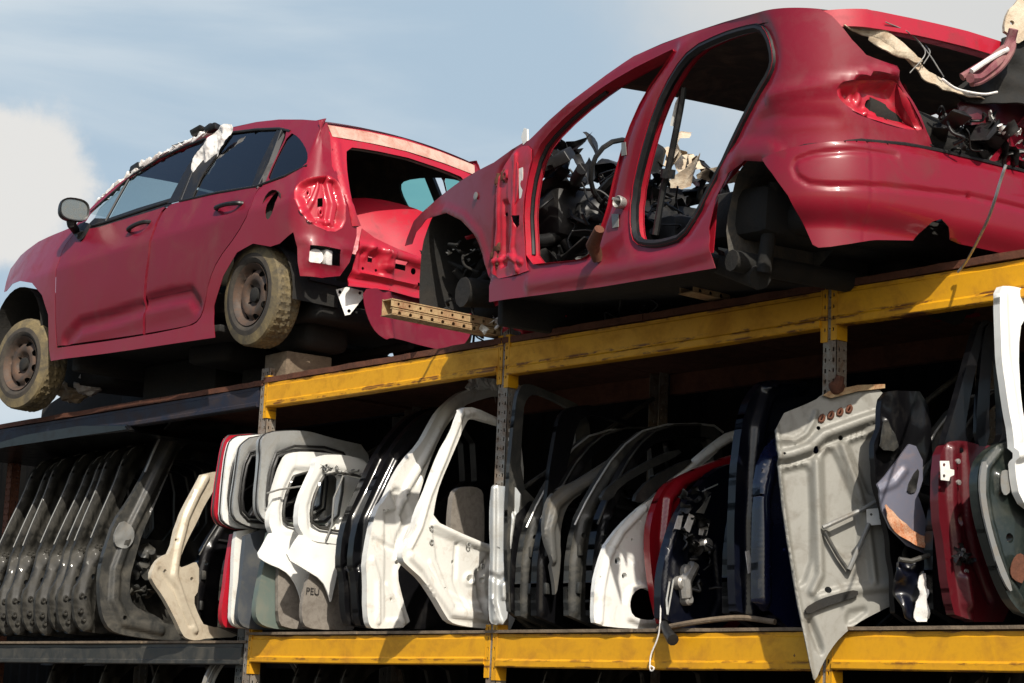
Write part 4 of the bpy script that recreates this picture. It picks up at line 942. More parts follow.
def junk(S,name,mat,parent,items,seedv,label=None,cat=None,group=None):
    """torn trim: bent slabs, ducts and hoses heaped in a volume"""
    random.seed(seedv); bm=bmesh.new()
    for(kind,c,ext,n,sz) in items:
        for _ in range(n):
            p=S.G(*(c[i]+random.uniform(-ext[i],ext[i]) for i in range(3)))
            Mr=Matrix.Rotation(random.uniform(0,6.3),3,'Z')@Matrix.Rotation(random.uniform(-1,1),3,'X')@Matrix.Rotation(random.uniform(-.8,.8),3,'Y')
            if kind=='slab' and random.random()<.72:
                nx_,ny_=7,5; w_,h_=sz*random.uniform(.5,1.2),sz*random.uniform(.3,.8); q=random.uniform(0,50); gv=[]
                for i in range(nx_+1):
                    for j in range(ny_+1):
                        u_,v_=(i/nx_-.5)*w_,(j/ny_-.5)*h_; nn=noise.noise_vector(Vector((u_/sz*2.2+q,v_/sz*2.2,q)))*sz*.42
                        for_edge=1+.25*noise.noise(Vector((i*.9+q,j*.9,0))); gv.append(bm.verts.new(p+Mr@(Vector((u_*for_edge,v_*for_edge,.25*sz*math.sin(u_/sz*4)))+nn)))
                for i in range(nx_):
                    for j in range(ny_):
                        k_=i*(ny_+1)+j; bm.faces.new((gv[k_],gv[k_+ny_+1],gv[k_+ny_+2],gv[k_+1]))
            elif kind=='slab': box(bm,p,(sz*random.uniform(.4,1.1),sz*random.uniform(.2,.6),sz*random.uniform(.05,.25)),Mr,.006,sz*.12)
            elif kind=='duct': 
                d=Mr@Vector((sz*random.uniform(.5,1.4),0,0)); e=Vector((random.uniform(-.3,.3)*sz,random.uniform(-.3,.3)*sz,random.uniform(-.5,.2)*sz)); tube(bm,curve([p-d,p+e,p+d],4),sz*random.uniform(.12,.22),8)
            else:
                pts=[p]; 
                for k in range(4): pts.append(pts[-1]+Vector((random.uniform(-1,1),random.uniform(-1,1),random.uniform(-1.0,.5)))*sz*.6)
                tube(bm,curve(pts,5),random.uniform(.004,.010),5)
    if isinstance(S,CarSurf): clampcar(S,bm)
    return obj(name,bm,mat,parent,label=label,cat=cat,group=group,kind='stuff',smooth=80)
zd=zs(.7)
junk(B,'dashboard_remains',M['plastic'],car2,[('slab',(.62,0,zd+.70),(.14,.70,.20),40,.24),('slab',(.75,-.35,zd+.35),(.15,.3,.25),22,.18),('duct',(.75,-.1,zd+.5),(.2,.6,.25),10,.16),('wire',(.85,-.35,zd+.4),(.25,.35,.3),46,.16),('slab',(.55,.2,zd+.3),(.1,.5,.3),16,.25)],3)
junk(B,'torn_foam',M['foam'],car2,[('slab',(.70,.35,zd+.90),(.08,.30,.04),6,.26)],5)
junk(B,'floor_debris',M['grey'],car2,[('slab',(.95,-.35,zd+.18),(.3,.3,.06),14,.14),('slab',(1.9,.2,zs(2)+.25),(.3,.4,.05),8,.12)],9)
junk(B,'floor_debris',M['rust'],car2,[('slab',(.9,-.4,zd+.20),(.3,.2,.08),6,.12),('slab',(1.95,-.3,zs(2)+.22),(.25,.2,.05),8,.10)],10)
junk(B,'seat_remains',M['fabric'],car2,[('slab',(2.1,.35,zs(2)+.42),(.25,.4,.10),14,.28),('duct',(2.1,-.2,zs(2)+.32),(.25,.25,.06),8,.2),('wire',(2.0,-.1,zs(2)+.3),(.3,.4,.1),10,.12)],12)
junk(B,'engine_bay_remains',M['under'],car2,[('slab',(-.15,0,zd+.35),(.35,.45,.18),24,.22),('duct',(-.1,-.35,zd+.35),(.35,.2,.25),14,.16),('wire',(-.1,-.5,zd+.3),(.35,.15,.25),24,.12),('slab',(-.55,-.35,zd+.32),(.12,.25,.15),12,.14)],14)
junk(B,'bracket',M['cream'],car2,[('slab',(.15,-.55,zd+.0),(.2,.1,.06),4,.05),('slab',(-.25,-.5,zd+.35),(.25,.1,.2),5,.03)],21)
junk(B,'red_scrap',M['red_bare'],car2,[('slab',(-.1,-.5,zd+.35),(.3,.12,.25),5,.07),('slab',(.2,-.3,zd-.02),(.2,.2,.03),3,.12)],22)
# far bulkhead, inside the shell
bm=bmesh.new(); box(bm,V(.60,.05,zd+.52),(.34,1.36,.30),Mb0,.07,.03); box(bm,V(.85,.05,zd+.30),(.5,.26,.42),Mb0,.06,.03); tube(bm,[V(.7,-.38,zd+.55),V(1.0,-.38,zd+.68)],.035,8); tube(bm,[V(1.0,-.38,zd+.68)+Mb0@Vector((.06*math.sin(q),.18*math.cos(q),.17*math.sin(q))) for q in [2*math.pi*i/18 for i in range(15)]],.014,6); obj('dashboard',bm,M['plastic'],car2)
bm=bmesh.new(); box(bm,V(.40,0,zd+.28),(.06,1.45,.75),Mb0,.02); obj('bulkhead',bm,M['under'],car2)
bm=bmesh.new(); box(bm,V(2.35,.0,zs(2.3)+.28),(.55,1.35,.24),Mb1,.06); obj('rear_seat_pan',bm,M['under'],car2)
# hinges and latch plates in the door jamb, striker, hanging belt
bm=bmesh.new()
for p in((498,180),(505,176),(499,247),(494,255),(498,262)):
    bm=bmesh.new(); c=B.P(*B.ab(*p),.0); box(bm,c,(.045,.03,.045),Mb0,.008,.008); tube(bm,[c-Vector((0,0,.035)),c+Vector((0,0,.035))],.011,8); obj('hinge',bm,M['rust'],car2)
bm=bmesh.new(); c=B.ab(521.5,183); S_=Off(B,.004); join(bm,sheet(S_,[(c[0]-.02,c[1]-.08),(c[0]+.02,c[1]-.08),(c[0]+.02,c[1]+.08),(c[0]-.02,c[1]+.08)],[],step=.05,thick=.003)); obj('type_plate',bm,M['cream'],car2,smooth=None)
bm=bmesh.new(); c=B.P(*B.ab(511,160),.01); 
def plate(S,pts,mat,parent,d=.004,nm='plate',th=.003,n=0,step=.03,rel=None,holes=()):
    return obj(nm,sheet(Off(S,d),tr(S,pts,n),[tr(S,h,0) for h in holes],step=step,thick=th,relief=rel),mat,parent,smooth=60)
plate(B,[(511,163),(519,158),(520,180),(518,205),(512,206),(509,195)],M['red_bare'],car2,.012,'hinge_pillar_plate',.006,1)
plate(B,[(514,216),(520,215),(520,224),(517,228),(513,222)],M['black'],car2,-.02,'opening',.002)  # black plate paints the dark inside of the pillar hole
bm=bmesh.new(); c=B.P(*B.ab(623,203),.02); lathe(bm,[(-.03,.028),(.012,.033),(.02,.028),(.005,.020),(-.03,.018)],c,B.dir(.2,-1),16); tube(bm,[c+Vector((0,0,.01))+B.dir(.03,0),c+B.dir(-.03,-.02)+Vector((0,0,.02))],.008,6); obj('belt_reel',bm,M['alloy'],car2)
plate(B,[(612,214),(619,214),(619,227),(613,228)],M['grey'],car2,.004,'latch_plate'); plate(B,[(622,143),(626,142),(627,155),(622,156)],M['grey'],car2,.004,'latch_plate')
bm=bmesh.new(); c=B.P(*B.ab(601,253),.0); tube(bm,[c-B.dir(.02,0)*1-Vector((0,0,.03)),c+B.dir(.0,-.05)+Vector((0,0,.03)),c+B.dir(.10,-.08)+Vector((0,0,.09))],[.03,.035,.025],10); obj('sill_bracket',bm,M['rust'],car2)
bm=bmesh.new(); tb=[B.P(*B.ab(*p),-.09) for p in((668,84),(664,110),(653,165),(648,185),(640,232))]; tube(bm,curve(tb,5),.016,6); tube(bm,[B.P(*B.ab(653,166),-.09),B.P(*B.ab(652,175),-.09)],.035,8); obj('seat_belt',bm,M['plastic'],car2)
bm=bmesh.new(); tube(bm,[B.P(*B.ab(*p),-.10) for p in((667,86),(660,100),(655,122))],.012,6); obj('belt_cover',bm,M['cream'],car2)
bm=bmesh.new(); c=B.P(*B.ab(477,196),.004); lathe(bm,[(0,.018),(.006,.022),(.008,.012),(.008,.0001)],c,B.dir(0,-1),10); obj('side_repeater_hole',bm,M['alloy'],car2)
plate(B,[(521,137),(524,128),(527,129),(527,141),(523,145)],M['cream'],car2,.0,'glass_shard',.01)
# torn headlining hanging in the hatch opening
TP=PX(0,0,0,0,3.8); TP=Plane(V(3.05,0,1.2),B.dir(1,0)+Vector((0,0,.35)))
TC=Curved(TP,lambda a,b:.05*noise.noise(Vector((a*4,b*6,1)))+.02*math.sin(a*14+b*20))
def shred(pts,mat,nm,d=0,holes=()): 
    return obj(nm,sheet(Off(TC,d),tp_(TC,pts,1),[],step=.02,thick=.006,relief=bumps(14,.02,4)),mat,car2,smooth=60)
shred([(842,25),(850,23),(870,26),(890,33),(908,45),(920,60),(932,75),(955,88),(990,97),(985,99),(950,92),(925,80),(915,66),(900,56),(885,44),(862,32)],M['foam'],'torn_headlining')
shred([(862,35),(885,46),(892,54),(908,56),(922,62),(916,66),(900,60),(886,56)],M['foam'],'torn_headlining',.02)
bm=bmesh.new()
for pts in([(880,27),(905,38),(925,55),(934,73),(940,80)],[(900,36),(914,44),(918,60),(905,77)],[(923,48),(926,56),(921,66)]): tube(bm,curve([TC.P(*TC.ab(*p),.03+random.uniform(-.02,.02)) for p in pts],5),.0028,5)
obj('loose_wire',bm,M['grey'],car2)
bm=bmesh.new(); tube(bm,[V(3.02,-.50,B.ab(905,105)[1]-.02),V(3.0,.2,B.ab(905,105)[1]-.10),V(3.0,.75,B.ab(905,105)[1]-.12)],[.10,.11,.11],14); obj('rolled_carpet',bm,M['under'],car2)
junk(B,'boot_debris',M['plastic'],car2,[('slab',(2.8,.1,B.ab(900,120)[1]-.18),(.15,.5,.10),18,.16),('duct',(2.8,.2,B.ab(900,120)[1]-.12),(.15,.4,.08),6,.16),('wire',(3.05,.2,B.ab(900,120)[1]-.1),(.15,.5,.1),12,.12)],31)
bm=bmesh.new(); zc_=B.ab(905,100)[1]; tube(bm,[V(3.02,-.58,zc_+.06),V(2.98,-.28,zc_-.04)],[.05,.055],10); tube(bm,[V(3.05,-.38,zc_-.10),V(3.0,-.02,zc_-.14)],[.055,.06],10); obj('boot_bottle',bm,M['white'],car2)
reveal(B,tB([(897,84),(905,84),(912,100),(921,118),(930,140),(926,145),(916,130),(902,104)],0),.0,-.12,'tail_return',M['red'],car2)

for (x,y,w_,d_,lb) in ((1.0,.45,.5,.8,'added shade block on the rack under the middle of the stripped red car'),(2.55,.75,.9,.6,'added shade block on the rack under the tail of the stripped red car')):
    z1=zs(x)+B.O.z+(.03 if x<2 else .2); z0=ZU+.042; bm=bmesh.new(); c=B.G(x,y,0); box(bm,(c.x,c.y,(z0+z1)/2),(w_,d_,max(.05,z1-z0)),Matrix.Rotation(-.1,3,'Z'),.012,.008)
    obj('under_car_block',bm,M['under'],label=lb,cat='timber block',group='added shade blocks under the stripped red car')  # dark blocks put in so the gap under the shell stays black

bm=bmesh.new(); zi=B.ab(680,232)[1]
for k in range(14):
    x=1.75+.06*k; box(bm,V(x,.66+random.uniform(-.02,.02),zi+.42+random.uniform(-.015,.02)),(.09,.10,.11),Mb1@Matrix.Rotation(random.uniform(-.25,.25),3,'X'),.015,.02)
obj('far_sill_padding',bm,M['fabric'],car2)
# ================================================================== THINGS STANDING ON THE LOWER SHELF
def Xat(px,py,y=.03): return onplane(px,py,1,y).x
def pnl(pl,pts,holes=(),n=1,**k):
    return sheet(pl,tp_(pl,pts,n),[tp_(pl,h,1) if len(h)>2 else circle(pl.ab(*h[0]),h[1],10) for h in holes],**k)
def R_(pl,pts,w,h,closed=False): return ridge(tp_(pl,pts),w,h,closed)
def circle_px(c,r): return [(c[0]+r*math.cos(i*.7),c[1]+r*math.sin(i*.7)) for i in range(10)]
def K_(pl,pts,w,h): return pocket(tp_(pl,pts),w,h)
GD='car doors and tailgates standing on the lower shelf'
def stand(name,label,cat,pl,pts,holes,mat,th=.05,step=.03,rel=None,part='shell',group=GD,n=1,smooth=60):
    step=max(.0095,min(.0125,step*.6))
    a=[pl.P(*q) for q in tp_(pl,pts)]; c=sum(a,Vector())/len(a); c.z=min(p.z for p in a)
    root=thing(name,c,label,cat,group)
    obj(part,pnl(pl,pts,holes,n,step=step,thick=th,relief=rel),mat,root,smooth=smooth); return root
def add(root,name,pl,pts,mat,d=.004,holes=(),th=.004,step=.02,rel=None,n=1):
    o=Off(pl,d); return obj(name,sheet(o,tp_(pl,pts,n),[tp_(pl,h,1) if len(h)>2 else circle(pl.ab(*h[0]),h[1],10) for h in holes],step=step,thick=th,relief=rel),mat,root,smooth=60)
def rod(root,name,pl,pts,r,mat,d=.0,n=6):
    bm=bmesh.new(); tube(bm,[pl.P(*pl.ab(*p),d) for p in pts],r,8); return obj(name,bm,mat,root)
# ---- row of dark tailgates, far left
a6=[(90,543),(100,520),(113,492),(121,470),(130,458),(153,451),(200,452),(238,460),(240,560),(222,628),(150,634),(86,634),(76,625),(73,609),(74,591),(80,584),(86,565)]
plA=PX(Xat(86,634),4,0)
hw=[(110,538),(126,500),(140,476),(160,468),(205,470),(222,480),(222,545),(170,548)]
bw=Curved(plA,lambda a,b:.05*math.cos(2.2*b)-.04)
relT=total(R_(bw,[(92,546),(103,523),(116,494),(125,473),(140,460)],.05,.022),R_(bw,[(95,560),(88,580),(84,600),(88,626)],.05,.03),K_(bw,[(93,547),(103,549),(104,566),(94,570),(90,562)],.02,.02),bumps(6,.004,3))
LBL=['dark tailgate with a bright worn upper edge, rightmost in the far left row','dark tailgate second from the right in the far left row','dark tailgate third from the right in the far left row','dark tailgate fourth from the right in the far left row','dark tailgate fifth from the right in the far left row','dark tailgate sixth from the right in the far left row','dark tailgate seventh from the right in the far left row','dark tailgate at the left end of the far left row, cut by the frame']
G1='dark tailgates stacked in a row at the far left'
ta=thing('tailgate',(plA.O.x,.4,2.14),LBL[0],'tailgate',G1)
obj('frame',sheet(bw,tp_(bw,a6,1),[tp_(bw,hw,1),circle(bw.ab(97,556),.012,8),circle(bw.ab(91,580),.02,10),circle(bw.ab(83,600),.014,8)],step=.022,thick=.03,relief=relT),M['olive'],ta,smooth=60)
bm=bmesh.new()
for p in((95,551),(99,552),(80,598),(79,612),(82,620)):
    c=bw.P(*bw.ab(*p),.018); lathe(bm,[(0,.022),(.012,.018),(.012,.008),(.004,.0001)],c,plA.N,12)
hg=obj('hinge_boss',bm,M['olive'],ta)
rod(ta,'worn_edge',bw,[(74,543),(86,520),(99,492),(110,468),(122,457),(150,450),(200,451)],.006,M['silver'],.0) if False else rod(ta,'worn_edge',bw,[(90,543),(100,520),(113,492),(121,471),(131,458.5),(153,451.5),(200,452)],.0042,M['grey'],.002)
ta.scale=(1,1,1.055)
def copytree(o,loc,label=None,rz=0,group=None):
    c=o.copy(); COL.objects.link(c); c.location=loc; c.rotation_euler=(0,0,rz); ROOT[c]=Vector(loc)
    if label: c['label']=label
    if group: c['group']=group
    for ch in o.children:
        d=ch.copy(); COL.objects.link(d); d.parent=c
    return c
xx=[-.19,-.38,-.545,-.73,-.95,-1.13,-1.34]
for i,dx in enumerate(xx):
    c=copytree(ta,(plA.O.x+dx,.4+random.uniform(-.035,.03),2.14-random.uniform(0,.03)),LBL[i+1],R(random.uniform(-4,4))); c.rotation_euler.y=R(random.uniform(-2.5,1.5)); c.rotation_euler.x=R(random.uniform(-1,1))
random.seed(4)
LB2=['dusty tailgate below the far left beam, leftmost of three in view','dusty tailgate below the far left beam, middle of three in view','dusty tailgate below the far left beam, rightmost of three in view']
for i,(px,py) in enumerate(((45,672),(97,674),(150,672))):
    x=Xat(px,py,.2); copytree(ta,(x,.45,.67),LB2[i],R(random.uniform(-4,4)),'tailgates on the bottom shelf')
for i,px in enumerate((270,292,318,520,575,930,968,990)):
    x=Xat(px,676,.05); 
    copytree(ta,(x,.45,.66),['left pale frame of the pair below the beam under the white tailgates','right pale frame of the pair below the beam under the white tailgates','dim frame edge below the yellow beam under the black door pair','dim frame below the yellow beam just right of the middle upright','dim frame below the yellow beam under the white curved pillar','white frame edge at the bottom right below the lit yellow beam','first dark frame right of the white edge at the bottom right','second dark frame right of the white edge at the bottom right'][i],R(random.uniform(-4,4)),'tailgates on the bottom shelf')
bm=bmesh.new(); c0=onplane(60,447,1,.25); 
out=[(-1.2,-.02),(-.2,.035),(.6,.04),(1.25,.0),(1.3,-.05),(.5,-.035),(-.5,-.035),(-1.2,-.07)]
prism(bm,out,(c0.x+.2,-.05,c0.z+.02),(1,0,0),(0,0,1),(0,1.1,0)); bmesh.ops.bevel(bm,geom=bm.edges[:],offset=.012,segments=2,affect='EDGES')
obj('roof_panel',bm,M['blackpaint'],label='long black roof panel lying across the tops of the dark tailgate row',cat='roof panel')
# ---- large dark liftgate frame
pB=PX(Xat(108,629,.02),-3,2)
fb=[(183,415),(173,420),(163,432),(153,454),(145,473),(132,496.5),(114,522),(105,550),(99.5,572),(100,600),(103,618),(110,630),(123,635),(150,639),(172,640.6),(220,640),(220,628),(166,625),(158,616),(140,610),(130,600),(130,577),(136,556),(142,534),(152,512),(163,487),(174,462),(181.5,448),(192,441),(207,439),(300,440),(300,419),(253,417),(207,414)]
relb=total(R_(pB,[(262,428),(207,427),(188,428),(176,437),(160,468),(145,500),(128,535),(116,570),(114,600),(124,622),(160,630)],.045,.028),R_(pB,[(255,437),(200,436),(184,443),(172,464),(150,512)],.015,-.015),bumps(5,.005,6))
t=stand('liftgate_frame','large dusty charcoal liftgate frame with a wide empty window, beside the dark row','liftgate',pB,fb,[[(189,427),.008],[(201,426),.007],[(115,545),.012],[(123,618),.016]],M['dark'],.05,.022,relb)
add(t,'hinge_cover',pB,[(112,545),(113,532),(120,520),(130,526),(133,535),(130,545),(122,550)],M['grey'],.03,th=.02,rel=bumps(20,.012,2))
tube_=[(183,415),(173,420),(163,432),(153,454)]
rod(t,'edge_trim',pB,[(262,417),(207,413.5),(183,414.5),(173,419),(163,431),(153,453),(145,472)],.008,M['silver'],.0)
junkO=Plane((0,0,0),(1,0,0))
class W0: 
    def G(s,x,y,z): return Vector((x,y,z))
def scrap(x,y,z,ex,ey,ez,n,sz,mat,seedv,label,cat='scrap parts',name='scrap_pile',extra=()):
    o=junk(W0(),name,mat,None,[('slab',(x,y,z),(ex,ey,ez),n,sz),('duct',(x,y,z),(ex,ey,ez),max(2,n//3),sz*.8)]+list(extra),seedv,label,cat,None); o['kind']='stuff'; return o
c=onplane(150,575,0,pB.O.x-.10); scrap(c.x-.05,c.y,c.z,.04,.15,.16,12,.13,M['dark'],41,'grey brackets and dark scraps behind the large charcoal liftgate frame')
# ---- beige door frame
pC=PX(Xat(187,639,-.03),6,3)
fc=[(203.5,472.7),(200,480),(192.5,493),(178,522),(171,553),(163,556),(156,562),(150,576),(155,585),(162,594),(173.5,615.5),(182,634.6),(187,639),(197,640.6),(209,638),(240,637),(240,628),(205,627),(199,616),(193,599),(199,590),(199,561),(188,566),(180,568),(180,560),(186,543),(198,520),(205,505),(216,486),(240,484),(240,470)]
relc=total(R_(pC,[(206,478),(198,492),(186,518),(179,545),(174,575),(184,606),(195,630)],.03,.022),R_(pC,[(160,570),(175,590),(190,625)],.02,-.012),bumps(7,.005,1))
t=stand('car_door_frame','beige skeleton door frame bent in the middle, standing left of the red tailgate','door frame',pC,fc,[[(176,540),.010],[(165,571),.012],[(192,579),.014]],M['beige'],.035,.018,relc)
# ---- three tailgates and the red one, seen nearly edge on
def tg(label,pxb,up,low,mat,lowmat,win,turn=0,y=-.16,rel=True,right=335,th=.045):
    pl=PX(Xat(pxb[0],pxb[1],y),turn,1)
    bwd=Curved(pl,lambda a,b:.0)
    a=[pl.P(*q) for q in tp_(pl,up)]; c=sum(a,Vector())/len(a); c.z=2.17
    root=thing('tailgate',c,label,'tailgate',GD)
    r=total(R_(pl,win,.035,-.015,True),bumps(9,.004,len(label)))
    obj('upper_frame',sheet(pl,tp_(pl,up,1),[tp_(pl,win,1)],step=.02,thick=th,relief=r),mat,root,smooth=60)
    wo=inset(tp_(pl,win,1),-.028)
    obj('outer_seal',(lambda bm:(tube(bm,[pl.P(p[0],p[1],.0) for p in wo]+[pl.P(*wo[0],.0)],.009,6),bm)[1])(bmesh.new()),M['plastic'],root)
    uo=inset(tp_(pl,up,1),-.001); obj('edge_seam',(lambda bm:(tube(bm,[pl.P(p[0],p[1],-.022) for p in uo]+[pl.P(*uo[0],-.022)],.006,6),bm)[1])(bmesh.new()),M['black'],root)
    obj('lower_panel',sheet(Off(pl,-.006),tp_(pl,low,1),[],step=.03,thick=th*.8,relief=bumps(4,.012,len(label))),lowmat,root,smooth=60)
    obj('window_seal',(lambda bm:(tube(bm,[pl.P(p[0],p[1],-.01) for p in tp_(pl,win,1)]+[pl.P(*tp_(pl,win,1)[0],-.01)],.010,6),bm)[1])(bmesh.new()),M['black'],root)
    return root,pl
M['redgate']=worn('bright_red_paint',(.42,.008,.022),(.15,.02,.02),.25,6,.35,0,.6)
tg('bright red tailgate seen edge on, leftmost of the tailgates in the yellow bay',(223,627),[(232,434),(226,440),(223.5,450),(222.5,456),(216.4,494),(214.6,513),(218,522),(222.6,526),(240,531),(330,533),(336,470),(330,440),(300,434)],[(234,527),(230,555),(226,583),(222.6,605.5),(222.6,622),(228,629),(330,630),(330,527)],M['redgate'],M['redgate'],[(240,452),(310,452),(320,470),(315,520),(240,520),(232,505),(236,470)],2)
tg('worn white tailgate with a beige lower panel, directly right of the red one',(231,627),[(241,435),(232,440),(229,448),(226,464),(222.6,499),(221.7,518),(228,525),(240,529),(330,533),(336,470),(330,440),(300,434)],[(238,527),(235,545),(232,609),(231,620),(236,627),(250,629),(330,629),(330,527)],M['white'],M['cream'],[(242,452),(312,452),(322,470),(317,518),(240,520),(231,508),(235,470)],0)
tg('slate grey tailgate third from the red one, its lower panel dark and smooth',(239,628),[(254,436),(243,444),(240,450),(236.6,478),(232.5,504),(234,518),(245,525),(260,529),(340,533),(344,470),(335,440),(300,433)],[(247,525),(243,570),(238.5,607),(238.5,621),(245,628),(262,630),(340,630),(340,525)],M['silver'],worn('slate_paint',(.07,.08,.095),(.15,.14,.11),.4,5,.45,.1,.3),[(254,452),(315,452),(325,470),(320,518),(252,519),(242,508),(246,470)],0)
tg('greenish silver tailgate with a ribbed top edge behind the two white ones',(257,627),[(289,430.5),(270,432),(262,438),(261,446),(262,455),(260,475),(258,499),(258.6,511),(263,519),(272,524),(345,531),(370,480),(368,446),(340,440),(322,435),(308,431)],[(272,522),(264,563),(258,595),(256,614),(259.5,623),(270,628),(289,630),(350,630),(350,522)],M['silver'],worn('grey_green_paint',(.13,.17,.15),(.22,.2,.15),.45,5,.5,.1,.2),[(281,450),(338,452),(350,470),(340,522),(278,521),(270,508),(272,475)],0,th=.06)
M['whitegate']=worn('glossy_white_paint',(.84,.84,.80),(.5,.46,.4),.12,5,.35,0,.4)
M['taupe']=worn('dust_caked_panel',(.24,.215,.185),(.12,.10,.08),.55,24,.8,0,bump=.2)
def tg2(label,pxb,up,win,flap,low,turn=0,y=-.03,text=False):
    pl=PX(Xat(pxb[0],pxb[1],y),turn,1); a=[pl.P(*q) for q in tp_(pl,up)]; c=sum(a,Vector())/len(a); c.z=2.17
    root=thing('tailgate',c,label,'tailgate',GD)
    r=total(R_(pl,win,.03,-.018,True),bumps(9,.004,len(label)))
    obj('upper_frame',sheet(pl,tp_(pl,up,1),[tp_(pl,win,1)],step=.016,thick=.05,relief=r),M['whitegate'],root,smooth=60)
    obj('window_seal',(lambda bm:(tube(bm,[pl.P(p[0],p[1],.004) for p in tp_(pl,win,1)]+[pl.P(*tp_(pl,win,1)[0],.004)],.009,6),bm)[1])(bmesh.new()),M['dark'],root)
    obj('skirt',sheet(Curved(Off2(pl,.02),lambda a,b:.02*math.sin(b*7)),tp_(pl,flap,1),[],step=.02,thick=.01,relief=bumps(7,.012,3)),M['whitegate'],root,smooth=60)
    lp=obj('lower_panel',sheet(Off(pl,-.012),tp_(pl,low,1),[],step=.02,thick=.03,relief=bumps(5,.014,4)),M['taupe'],root,smooth=60)
    return root,pl
class Off2(Plane):
    def __init__(s,pl,d): s.O=pl.O+pl.N*d; s.N,s.V,s.U=pl.N,pl.V,pl.U
r1,p1=tg2('left one of the two white tailgates with empty windows and bright white skirts',(279,628),[(317,452),(294.6,451.6),(288,455),(284,463),(281,470),(273.5,494),(269,518),(270,529),(278,540),(300,548),(350,548),(372,480),(368,460),(345,455)],[(296,472),(340,473),(344,480),(336,527),(300,528),(284,524),(283,510),(288,488)],
   [(271,530),(262,544),(254,556),(263,563),(281,570),(290,580),(296,595),(298,608),(303,600),(312,560),(318,540),(290,538)],[(280,562),(279,590),(279,618),(284,628),(321,630),(350,630),(355,545),(300,545),(282,552)])
r2,p2=tg2('right one of the two white tailgates, with lettering on its dusty lower panel',(304,629),[(336,454.5),(321,455),(315,460),(314.5,468),(310,477),(300,499),(297,522),(301,532),(309,541),(345,545),(372,546),(380,500),(376,470),(366,463),(352,456)],[(327,471),(366,477),(369,484),(356,531),(342,532),(312,527),(311,508),(317,488)],
   [(301,532),(292,544),(282,558),(303,570),(318,580),(325,596),(327,604),(331,585),(339,560),(344,550),(332,545),(315,544)],[(312,570),(303,600),(303,620),(308,628),(330,630),(362,630),(368,548),(330,548),(316,560)])
txt=bpy.data.curves.new('lettering','FONT'); txt.body='PEU'; txt.size=.06; txt.extrude=0
to=bpy.data.objects.new('lettering',txt); COL.objects.link(to); q=Off(p2,-.003)
wp=q.P(*p2.ab(306,594)); to.parent=r2; 
mm=Matrix((p2.U,p2.V,p2.N)).transposed().to_4x4(); mm.translation=wp-ROOT[r2]; to.matrix_local=mm; txt.materials.append(M['black'])
bpy.context.view_layer.update(); lm=bpy.data.meshes.new_from_object(to); lo=bpy.data.objects.new('lettering',lm); COL.objects.link(lo); lo.parent=r2; lo.matrix_local=mm; bpy.data.objects.remove(to)
rod(r1,'loose_wire',p1,[(262,494),(275,490),(290,488),(303,486)],.006,M['grey'],.05)
rod(r2,'loose_wire',p2,[(341,476),(338,484),(332,498),(331,508),(330,525),(326,535),(324,540)],.006,M['grey'],.02)
junk(W0(),'torn_trim',M['plastic'],r2,[('slab',tuple(p2.P(*p2.ab(346,548),.03)),(.02,.14,.02),14,.035)],51)
junk(W0(),'torn_trim',M['grey'],r2,[('slab',tuple(p2.P(*p2.ab(345,471),.01)),(.02,.20,.015),26,.03)],52)
# ---- black pair
def jp(dx,label,y=.0):
    pl=PX(Xat(345+dx,625,y),-4,2)
    pts=[(350,629),(345,613),(343,571),(339.5,565),(343,530),(352,507),(366,476),(376,456),(393,431),(414,412),(437,406),(470,408),(480,500),(480,629)]
    pts=[(p[0]+dx,p[1]) for p in pts]
    rel=total(R_(pl,[(356+dx,620),(352+dx,570),(356+dx,520),(385+dx,460),(420+dx,420)],.03,.025),R_(pl,[(345+dx,568),(353+dx,562),(358+dx,545)],.02,-.02),bumps(6,.006,int(dx)))
    win=[(378+dx,505),(395+dx,465),(420+dx,432),(462+dx,425),(466+dx,500)]
    return stand('car_door',label,'car door',pl,pts,[win],M['blackpaint'],.06,.025,rel)
jp(0,'black door leaning right behind the white tailgate pair, left of two'); jp(12,'black door right of its twin, touching the big white door frame')
# ---- big white door frame
pK=PX(Xat(369,628,-.04),-2,0)
kf=[(500,383),(478.5,387),(463,391),(452,398.6),(440,410),(431,425),(421,444),(406,459.5),(393,482),(385,500),(377,508),(370.6,534),(365.5,562),(367,578),(367,613),(369.5,627),(376,629),(412,627),(404,604),(397,573),(402,562),(406,541),(415.6,523),(418,499),(425,476),(433,452),(442,433),(452,418),(463,406),(482,399),(500,395),(530,398),(530,386)]
relk=total(R_(pK,[(412,520),(402,545),(396,560)],.014,.012),R_(pK,[(374,540),(392,548),(400,552)],.016,-.010),R_(pK,[(388,585),(396,600),(404,622)],.016,.012),R_(pK,[(460,404),(445,424),(432,450),(416,486)],.010,-.010),R_(pK,[(500,389),(478,392),(460,400),(448,413),(437,436),(424,460),(408,486),(400,510)],.03,.018),R_(pK,[(372,560),(378,580),(378,622)],.02,.015),R_(pK,[(397,495),(408,520),(402,545)],.05,-.02),K_(pK,[(384,512),(398,508),(402,540),(396,575),(402,620),(384,622)],.02,-.015),bumps(6,.005,2))
t=stand('car_door_frame','tall white curved door frame standing left of the middle upright, its top torn','door frame',pK,kf,[[(407,496),.016],[(384,510),.006],[(398,562),.016],[(388,510),.005],[(392,600),.005]],M['cream'],.05,.02,relk)
plK=Off(pK,.01)
bm=bmesh.new(); random.seed(8)
for i in range(16):
    f=i/15; p=pK.P(*pK.ab(469+30*f,386-5*abs(math.sin(f*9))),.02); box(bm,p,(.03,.05,.05),Matrix.Rotation(random.uniform(-1,1),3,'X')@Matrix.Rotation(random.uniform(-1,1),3,'Z'),.006,.02)
tube(bm,curve([pK.P(*pK.ab(*p),.02) for p in((468,388),(472,379),(479,375),(481,384),(486,386),(494,380),(499,377))],4),.018,6)
